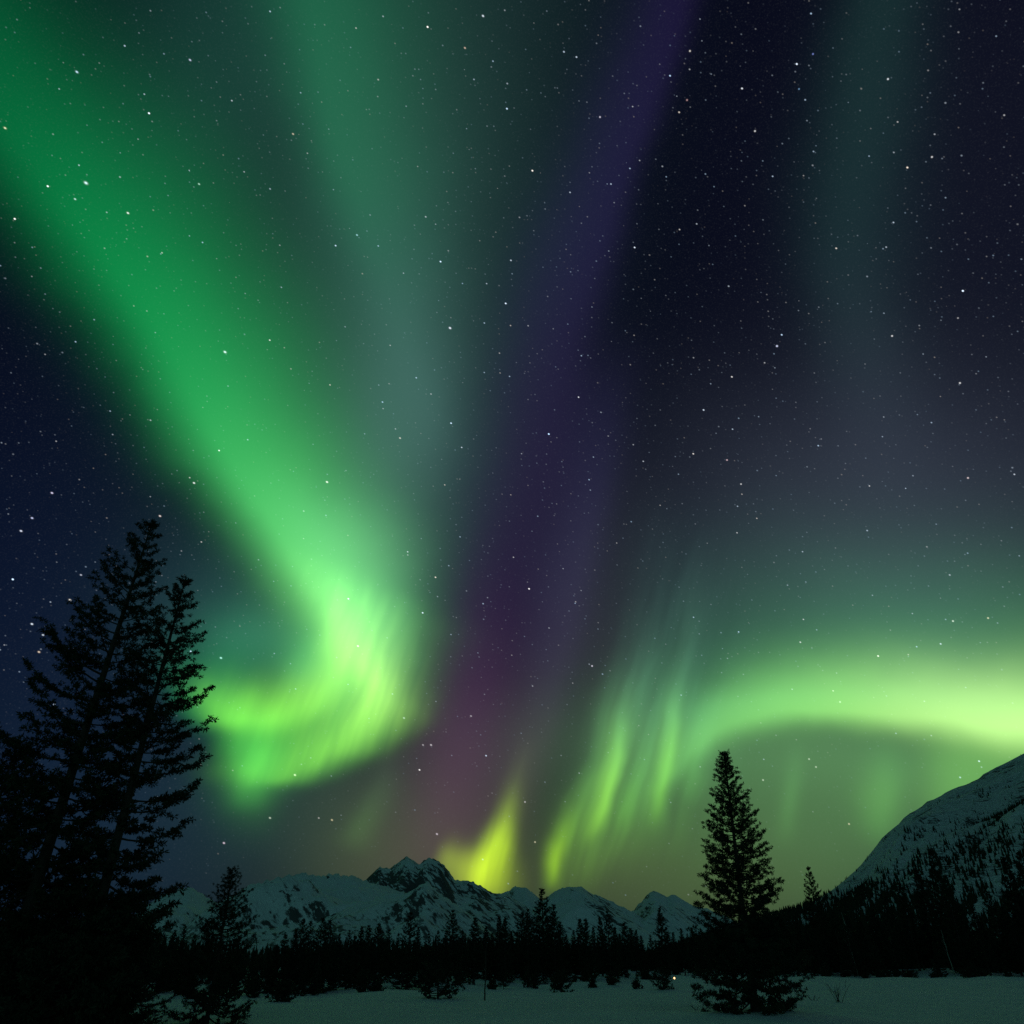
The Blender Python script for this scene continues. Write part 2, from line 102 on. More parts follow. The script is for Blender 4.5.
BRIGHT_STARS = [
    (-28.99, 22.39, 3.0, 0.15, (0.75, 0.9, 1)),
    (-20.81, 11.6, 2.4, 0.13, (0.8, 0.92, 1)),
    (-13.81, 2.24, 1.6, 0.11, (1, 0.95, 0.9)),
    (-4.62, 13.72, 1.9, 0.12, (0.85, 0.88, 1)),
    (19.29, 12.08, 1.8, 0.12, (0.7, 0.75, 1)),
    (-23.11, 2.11, 1.2, 0.1, (1, 1, 1)),
    (-28.77, 29.1, 1.2, 0.11, (0.6, 0.8, 1)),
    (-2.0, 34.23, 1.2, 0.1, (0.8, 0.9, 1)),
    (-21.78, 30.58, 1.0, 0.1, (0.7, 0.75, 1)),
    (-26.59, 20.7, 1.2, 0.1, (1, 1, 1)),
    (26.88, 12.45, 1.0, 0.1, (1, 1, 1)),
    (31.22, 8.99, 1.0, 0.1, (1, 1, 1)),
    (25.27, 29.1, 1.1, 0.1, (0.9, 0.95, 1)),
    (17.01, 26.67, 0.9, 0.1, (1, 1, 1)),
    (12.29, 31.84, 0.9, 0.1, (1, 0.95, 0.85)),
    (30.88, 13.43, 0.5, 0.09, (1, 1, 1)),
    (28.46, 24.06, 0.9, 0.1, (1, 1, 1)),
    (-32.12, 1.33, 1.2, 0.1, (0.8, 0.75, 1)),
    (-33.94, -1.31, 1.4, 0.1, (0.8, 0.85, 1)),
    (-33.3, -0.42, 1.2, 0.1, (0.65, 0.7, 1)),
    (-33.17, -7.74, 1.3, 0.1, (0.8, 0.9, 1)),
    (-32.49, -8.52, 1.0, 0.09, (0.8, 0.9, 1)),
    (-32.68, -9.67, 1.0, 0.1, (1, 0.8, 0.6)),
    (-30.96, -6.16, 1.2, 0.1, (1, 0.95, 0.85)),
    (-25.37, -0.29, 1.1, 0.1, (1, 0.85, 0.8)),
    (-30.33, -4.43, 0.8, 0.09, (0.8, 0.85, 1)),
    (-20.25, -23.27, 0.87, 0.1, (1, 0.8, 0.95)),
    (-17.26, -21.82, 0.68, 0.1, (0.9, 1, 0.8)),
    (-12.96, -22.17, 0.68, 0.1, (1, 0.85, 0.5)),
    (-21.12, -10.59, 1.2, 0.11, (0.5, 1, 0.9)),
    (-15.69, -19.01, 0.99, 0.11, (0.9, 1, 0.7)),
    (-5.44, -23.34, 0.68, 0.1, (1, 0.9, 1)),
    (-11.47, -9.98, 1.3, 0.1, (0.9, 1, 0.9)),
    (-8.0, -15.26, 0.62, 0.1, (0.8, 1, 0.9)),
    (-5.98, -17.21, 0.68, 0.1, (1, 0.95, 1)),
    (-6.57, -17.2, 0.5, 0.09, (1, 0.95, 1)),
    (5.99, -11.52, 1.0, 0.1, (0.9, 0.85, 1)),
    (23.47, -13.59, 0.74, 0.1, (0.8, 1, 0.8)),
    (18.02, -19.24, 0.68, 0.1, (0.9, 1, 0.8)),
    (21.21, -17.64, 0.62, 0.1, (0.9, 1, 0.8)),
    (21.64, -18.15, 0.62, 0.1, (0.9, 1, 0.8)),
    (1.67, -23.92, 0.62, 0.1, (1, 0.9, 0.6)),
    (0.95, -21.22, 0.56, 0.1, (1, 0.95, 1)),
    (23.54, -21.79, 0.68, 0.1, (1, 0.85, 0.6)),
    (-3.05, -15.18, 0.5, 0.09, (1, 0.95, 1)),
    (15.96, 3.86, 1.0, 0.09, (1, 0.7, 0.75)),
    (16.97, 2.07, 0.9, 0.09, (1, 1, 1)),
    (31.87, 2.38, 1.0, 0.1, (1, 0.8, 0.8)),
    (30.85, -7.63, 1.0, 0.1, (0.9, 1, 0.85)),
    (32.95, -7.34, 0.9, 0.1, (1, 0.9, 0.6)),
    (6.25, 28.05, 0.9, 0.1, (0.9, 0.85, 1)),
    (12.27, 28.88, 0.6, 0.1, (1, 0.6, 0.6)),
    (20.41, 31.06, 0.7, 0.1, (0.3, 0.4, 1)),
    (19.71, 29.05, 0.6, 0.09, (0.3, 0.6, 1)),
    (-33.31, 25.23, 1.1, 0.1, (1, 0.9, 0.6)),
    (-29.74, 21.3, 1.0, 0.09, (0.7, 0.95, 1)),
    (-21.9, 22.95, 0.9, 0.09, (0.6, 1, 0.8)),
    (-11.27, 20.14, 0.9, 0.09, (0.5, 0.9, 1)),
    (-15.4, 26.59, 0.8, 0.09, (1, 0.8, 0.6)),
    (-3.28, 32.34, 0.8, 0.09, (1, 0.7, 0.55)),
    (-8.42, 5.56, 0.9, 0.09, (1, 0.9, 0.8)),
]

world = bpy.data.worlds.new("World"); SC.world = world; world.use_nodes = True
NT = world.node_tree
for n in list(NT.nodes): NT.nodes.remove(n)
LK = NT.links.new
def sock(s, v):
    if hasattr(v, 'is_output'): LK(v, s)
    else: s.default_value = v
def M(op, a, b=None, c=None, clamp=False):
    n = NT.nodes.new('ShaderNodeMath'); n.operation = op; n.use_clamp = clamp
    sock(n.inputs[0], a)
    if b is not None: sock(n.inputs[1], b)
    if c is not None: sock(n.inputs[2], c)
    return n.outputs[0]
def V(op, a, b=None, scale=None):
    n = NT.nodes.new('ShaderNodeVectorMath'); n.operation = op
    sock(n.inputs[0], a)
    if b is not None: sock(n.inputs[1], b)
    if scale is not None: sock(n.inputs['Scale'], scale)
    return n.outputs['Value'] if op in ('DOT_PRODUCT', 'LENGTH', 'DISTANCE') else n.outputs['Vector']
def XYZ(x, y, z):
    n = NT.nodes.new('ShaderNodeCombineXYZ'); sock(n.inputs[0], x); sock(n.inputs[1], y); sock(n.inputs[2], z); return n.outputs[0]
def SEP(v):
    n = NT.nodes.new('ShaderNodeSeparateXYZ'); sock(n.inputs[0], v); return n.outputs
def RAMP(fac, stops, interp='LINEAR'):
    n = NT.nodes.new('ShaderNodeValToRGB'); cr = n.color_ramp; cr.interpolation = interp
    cr.elements[0].position = 0; cr.elements[1].position = 1
    for k in range(1, len(stops) - 1): cr.elements.new(k / (len(stops) - 1))
    for e, s in zip(cr.elements, stops): e.color = tuple(s) + (1.0,)
    sock(n.inputs[0], fac); return n.outputs[0]
def NOISE(vec, scale, detail=2, rough=.5):
    n = NT.nodes.new('ShaderNodeTexNoise'); n.inputs['Scale'].default_value = scale; n.inputs['Detail'].default_value = detail
    n.inputs['Roughness'].default_value = rough; sock(n.inputs['Vector'], vec); return n.outputs

LAYERS = []
def begin(*names):                               # each curtain is a light of its own, in a node group; the sky is their sum
    global NT, LK
    g = bpy.data.node_groups.new('sky_layer', 'ShaderNodeTree')
    for nm in names: g.interface.new_socket(nm, in_out='INPUT', socket_type='NodeSocketVector')
    g.interface.new_socket('Color', in_out='OUTPUT', socket_type='NodeSocketColor')
    NT = g; LK = g.links.new
    return g.nodes.new('NodeGroupInput').outputs
def emit(col, *args):
    global NT, LK
    o = NT.nodes.new('NodeGroupOutput'); LK(col, o.inputs[0]); g = NT
    NT = world.node_tree; LK = NT.links.new
    gn = NT.nodes.new('ShaderNodeGroup'); gn.node_tree = g
    for i, a in enumerate(args): LK(a, gn.inputs[i])
    n = NT.nodes.new('ShaderNodeBackground'); LK(gn.outputs[0], n.inputs[0]); LAYERS.append(n.outputs[0])

tc = NT.nodes.new('ShaderNodeTexCoord')
D = V('NORMALIZE', tc.outputs['Generated'])
EL0 = R(31.1)
FW = (0, math.cos(EL0), math.sin(EL0)); UPV = (0, -math.sin(EL0), math.cos(EL0))
k = M('DIVIDE', 2 * 57.29578, M('MAXIMUM', M('ADD', V('DOT_PRODUCT', D, FW), 1.0), 0.02))
CX = M('MULTIPLY', V('DOT_PRODUCT', D, (1, 0, 0)), k); CY = M('MULTIPLY', V('DOT_PRODUCT', D, UPV), k)
P0 = XYZ(CX, CY, 0.0)
wn = NOISE(P0, 0.09, 1)[1]; w2 = NOISE(P0, 0.42, 1)[1]
wv = V('SCALE', V('SUBTRACT', wn, (.5, .5, .5)), scale=1.6); wv = V('ADD', wv, V('SCALE', V('SUBTRACT', w2, (.5, .5, .5)), scale=.4))
PW = V('MULTIPLY', V('ADD', P0, wv), (1, 1, 0)); DW = D; P0W = P0

# base night sky: navy, a little lighter and greener towards the horizon all round
D = begin('Direction')[0]; DZ = SEP(D)[2]
hz = M('EXPONENT', M('MULTIPLY', M('MAXIMUM', DZ, 0.0), -3.2))
total = V('ADD', BASE_TOP, V('SCALE', BASE_HORIZON, scale=hz))
back = M('MULTIPLY', M('SUBTRACT', 0.25, V('DOT_PRODUCT', D, FW)), 1.0, clamp=True)  # unseen teal glow behind the camera, added to brighten the snow
emit(V('ADD', total, V('SCALE', SOUTH_FILL, scale=back)), DW)

for (gx, gy, rx, ry, ang, col) in GLOWS:
    P = begin('Chart')[0]; ca, sa = math.cos(R(ang)), math.sin(R(ang))
    q = V('SUBTRACT', P, (gx, gy, 0))
    a = V('DOT_PRODUCT', q, (ca / rx, sa / rx, 0)); b = V('DOT_PRODUCT', q, (-sa / ry, ca / ry, 0))
    e = M('EXPONENT', M('MULTIPLY', M('ADD', M('MULTIPLY', a, a), M('MULTIPLY', b, b)), -1.0))
    emit(V('SCALE', col, scale=e), PW)

for (nm, ax, ay, bx, by, pw, rays, rf, S) in STROKES:
    P = begin('Chart')[0]; L = math.hypot(bx - ax, by - ay); ux, uy = (bx - ax) / L, (by - ay) / L; nx, ny = -uy, ux
    u = M('SUBTRACT', V('DOT_PRODUCT', P, (ux / L, uy / L, 0)), (ax * ux + ay * uy) / L)
    v = M('SUBTRACT', V('DOT_PRODUCT', P, (nx, ny, 0)), ax * nx + ay * ny)
    vs = [s[0] for s in S]; lo = min(vs); rg = max(max(vs) - lo, 1e-3); wm = max(max(s[1], s[2]) for s in S)
    g = SEP(RAMP(u, [((s[0] - lo) / rg, s[1] / wm, s[2] / wm) for s in S], 'B_SPLINE'))
    dv = M('SUBTRACT', v, M('MULTIPLY_ADD', g[0], rg, lo))
    side = M('GREATER_THAN', dv, 0.0)
    w = M('ADD', g[2], M('MULTIPLY', side, M('SUBTRACT', g[1], g[2])))
    q = M('DIVIDE', M('ABSOLUTE', dv), M('MAXIMUM', M('MULTIPLY', w, wm), 1e-3))
    e = M('EXPONENT', M('MULTIPLY', M('POWER', q, pw), -1.0))
    if rays:
        ra = R(72); rn = NOISE(XYZ(V('DOT_PRODUCT', P, (math.sin(ra), -math.cos(ra), 0)), M('MULTIPLY', V('DOT_PRODUCT', P, (math.cos(ra), math.sin(ra), 0)), .12), 0.0), .8 * rf, 2)[0]
        e = M('MULTIPLY', e, M('MULTIPLY_ADD', M('SUBTRACT', rn, .5), 4 * rays, 1.0))
    emit(V('SCALE', RAMP(u, [s[3:] for s in S], 'B_SPLINE'), scale=e), PW)

# stars: three depths of Voronoi cells sprinkled over the sphere, a colour per star
TRAIL = tuple(.86 * a - .5 * b for a, b in zip((1, 0, 0), UPV))
def star_layer(scale, radius, gain, keep):
    n = NT.nodes.new('ShaderNodeTexVoronoi'); n.feature = 'F1'; n.inputs['Scale'].default_value = scale
    n.inputs['Randomness'].default_value = 1.0; LK(V('SUBTRACT', D, V('SCALE', TRAIL, scale=M('MULTIPLY', V('DOT_PRODUCT', D, TRAIL), .28))), n.inputs['Vector'])   # a few seconds of drift
    c = SEP(n.outputs['Color'])
    disc = M('SUBTRACT', 1.0, M('DIVIDE', n.outputs['Distance'], radius), clamp=True)
    on = M('LESS_THAN', c[0], keep)
    mag = M('POWER', c[1], 3.0)
    s = M('MULTIPLY', M('MULTIPLY', M('POWER', disc, 1.2), on), M('MULTIPLY_ADD', mag, gain, gain * .08))
    hue = V('ADD', (1.0, .86, .72), V('SCALE', (-.42, -.02, .42), scale=M('POWER', c[2], .6)))   # from orange through white to blue
    return V('SCALE', hue, scale=s)
for layer in (STAR_A, STAR_B, STAR_C):
    D = begin('Direction')[0]
    up = M('MULTIPLY', M('SUBTRACT', SEP(D)[2], .03), 3.2, clamp=True)
    emit(V('SCALE', star_layer(*layer), scale=up), DW)
D = begin('Direction')[0]                         # fine grain added over the whole sky, imitating sensor noise
grain = NOISE(D, 620.0, 1, .6)[0]
emit(V('SCALE', (.9, 1.0, 1.05), scale=M('MULTIPLY', M('MAXIMUM', M('SUBTRACT', grain, .52), 0.0), .022)), DW)
for i in range(0, len(BRIGHT_STARS), 6):
    P0 = begin('Chart')[0]; stars = (0.0, 0.0, 0.0)
    for (sx, sy, b, size, col) in BRIGHT_STARS[i:i + 6]:
        q = V('SUBTRACT', P0, (sx, sy, 0)); st = 1.45 if sx < 0 else 1.1
        d = V('LENGTH', XYZ(V('DOT_PRODUCT', q, (.86 / st, -.5 / st, 0)), V('DOT_PRODUCT', q, (.5, .86, 0)), 0.0))
        e = M('EXPONENT', M('MULTIPLY', M('POWER', M('DIVIDE', d, size * .44), 2.0), -1.0))
        stars = V('ADD', stars, V('SCALE', tuple(min(b, 1.3) * q for q in col), scale=e))
    emit(stars, P0W)
while len(LAYERS) > 1:
    n = NT.nodes.new('ShaderNodeAddShader'); LK(LAYERS.pop(0), n.inputs[0]); LK(LAYERS.pop(0), n.inputs[1]); LAYERS.append(n.outputs[0])
wo = NT.nodes.new('ShaderNodeOutputWorld'); LK(LAYERS[0], wo.inputs[0])
world.cycles.sampling_method = 'MANUAL'; world.cycles.sample_map_resolution = 512
# crest lines as (bearing, elevation); distance; run; seed; roughness; flank curve
MOUNTAINS = [
   ('far', [(-25.65, 0.41), (-24.49, 2.23), (-23.09, 3.45), (-21.98, 4.21), (-20.95, 4.41), (-20.11, 4.09), (-18.62, 3.27), (-16.23, 1.8), (-14.22, 0.71)], 7000, 2300, 2.2, 1.0, 1.2),
   ('dome', [(-23.43, 0.16), (-21.04, 2.02), (-19.24, 3.37), (-18.17, 4.14), (-17.03, 4.74), (-15.64, 5.13), (-14.27, 5.4), (-13.09, 5.37), (-11.98, 5.45), (-11.31, 5.29), (-10.85, 5.35), (-10.02, 5.07), (-8.6, 4.78), (-6.88, 4.2), (-4.81, 3.03), (-2.76, 1.3)], 5600, 2600, 4.7, 1.6, 1.15),
   ('peak', [(-11.84, 1.55), (-10.52, 4.16), (-9.89, 5.07), (-9.46, 5.5), (-9.1, 5.87), (-8.35, 5.82), (-7.84, 6.2), (-7.39, 6.52), (-7.11, 6.52), (-6.75, 6.28), (-6.4, 6.03), (-6.08, 6.41), (-5.74, 6.54), (-5.18, 6.36), (-4.69, 6.11), (-4.26, 5.62), (-3.9, 5.19), (-3.28, 5.14), (-2.66, 5.08), (-2.04, 4.77), (-1.36, 4.41), (-0.48, 4.35), (0.88, 3.63), (3.17, 1.87)], 6600, 2400, 7.9, 1.25, 1.2),
   ('dome', [(-16.56, 0.16), (-14.36, 1.65), (-12.61, 2.68), (-11.09, 3.39), (-9.5, 3.82), (-7.87, 4.01), (-6.77, 4.5), (-5.99, 4.99), (-5.72, 5.06), (-4.88, 4.4), (-3.84, 3.74), (-2.81, 3.09), (-1.46, 2.16), (0.52, 0.45)], 4300, 1500, 11.3, 1.5, 1.1),
   ('far', [(-4.71, 1.01), (-2.16, 3.63), (-1.15, 4.29), (-0.48, 4.41), (0.2, 4.78), (0.61, 4.72), (1.02, 4.72), (1.49, 4.35), (1.96, 3.99), (2.88, 3.21), (5.12, 1.29)], 7400, 2300, 15.1, 1.0, 1.2),
   ('far', [(-0.79, 1.01), (1.21, 3.22), (2.23, 3.99), (2.71, 4.35), (3.47, 4.71), (4.08, 4.77), (4.76, 4.7), (5.54, 4.27), (6.33, 4.03), (7.11, 3.66), (8.2, 3.18), (10.92, 1.27)], 6800, 2300, 18.6, 1.0, 1.2),
   ('far', [(5.1, 1.01), (7.17, 2.72), (8.15, 3.36), (8.72, 3.89), (9.3, 4.42), (9.57, 4.47), (9.88, 4.35), (10.38, 4.05), (10.66, 4.22), (10.92, 4.22), (11.47, 3.85), (12.14, 3.49), (12.83, 3.37), (14.27, 2.77), (17.65, 0.97)], 7800, 2500, 22.4, 1.0, 1.2),
]
NEAR_SLOPE = [(8.28, 0.33), (11.57, 1.44), (14.84, 2.37), (17.43, 3.13), (18.71, 3.44), (20.01, 3.92), (21.38, 4.74), (22.7, 5.6), (23.52, 6.38), (24.28, 7.09), (25.35, 7.85), (26.53, 8.59), (27.79, 9.2), (29.17, 9.67), (30.63, 10.06), (31.5, 10.55), (32.27, 10.76), (33.58, 11.3), (38, 12.6), (44, 14.2), (52, 15.5), (62, 15), (75, 12), (95, 6), (110, 0)]
NEAR_SLOPE_D = [709, 819, 972, 1194, 1304, 1415, 1538, 1670, 1752, 1828, 1935, 2053, 2168, 2286, 2411, 2486, 2552, 2664, 2825, 3012, 3193, 3160, 3117, 3050, 3000]
NEAR_SLOPE_W = [289, 399, 548, 759, 864, 969, 1087, 1216, 1296, 1370, 1475, 1590, 1702, 1817, 1939, 2012, 2076, 2185, 2339, 2517, 2685, 2637, 2573, 2474, 2400]
WOOD_AZ = [12.2, 18.7, 20.7, 22.6, 24.2, 25.9, 28.1, 30.5, 31.8]
WOOD_TOP = [22, 60, 83, 83, 74, 70, 79, 109, 119]
NEAR_TREES = [
    ('tallest dark conifer, its tip highest at the left edge', -16.0, 28.03, 18.38, 'broad', 0.84, 138, 21, (3.14, 0.17), (0, 0.03), 0.03),
    ('tall dark conifer standing just right of the tallest one', -13.61, 28.03, 15.62, 'broad', 0.64, 120, 22, (0, 0.08), (0, 0.012), 0.03),
    ('dark conifer cut by the left frame edge, left of the tall pair', -18.09, 28.03, 9.03, 'broad', 0.76, 84, 13, (0, 0), (0, 0), 0.06),
    ('low bushy conifer filling the foot of the tall pair', -16.43, 30.45, 4.57, 'broad', 0.48, 80, 14, (0, 0), (0, 0), 0.01),
    ('bushy young conifer at the lower left frame corner', -15.55, 27.17, 2.95, 'broad', 0.5, 80, 18, (0, 0), (0, 0), 0.01),
    ('young conifer low between the trunks of the tall pair', -13.03, 25.98, 2.57, 'broad', 0.5, 75, 19, (0, 0), (0, 0), 0.01),
    ('low conifer just right of the right trunk of the tall pair', -12.67, 27.6, 3.93, 'broad', 0.42, 85, 20, (0, 0), (0, 0), 0.01),
    ('short dark conifer at the right foot of the tall pair', -14.03, 32.72, 3.27, 'spire', 0.85, 80, 15, (0, 0), (0, 0), 0.01),
    ('small ragged conifer against the snowy mountain, right of the tall pair', -11.19, 33.34, 5.25, 'spire', 0.8, 100, 16, (0, 0.05), (0, 0.0), 0.05),
    ('lone symmetrical conifer standing free on the open snow', 9.71, 36.1, 10.24, 'spire', 1.0, 215, 17, (0, 0), (0, 0.022), 0.035),
]
EDGE_AZ = [-44, -30, -24, -16, -8, -1, 6, 11, 16, 20, 28, 36, 44]
EDGE_D = [40, 44, 48, 56, 76, 88, 100, 150, 165, 165, 165, 160, 150]
LIMIT_AZ = [-60, -30.7, -22.1, -16.7, -13.6, -10.9, -7.3, -4.1, -0.8, 3.2, 7.1, 9.7, 12.2, 14.8, 18.5, 21.5, 24.5, 27.6, 31.2, 60]
LIMIT_EL = [2.5, 1.81, 1.57, 0.75, 0.93, 1.33, 1.34, 1.52, 1.53, 1.35, 1.34, 1.45, 1.49, 1.98, 2.38, 2.5, 3.25, 2.38, 3.57, 4]
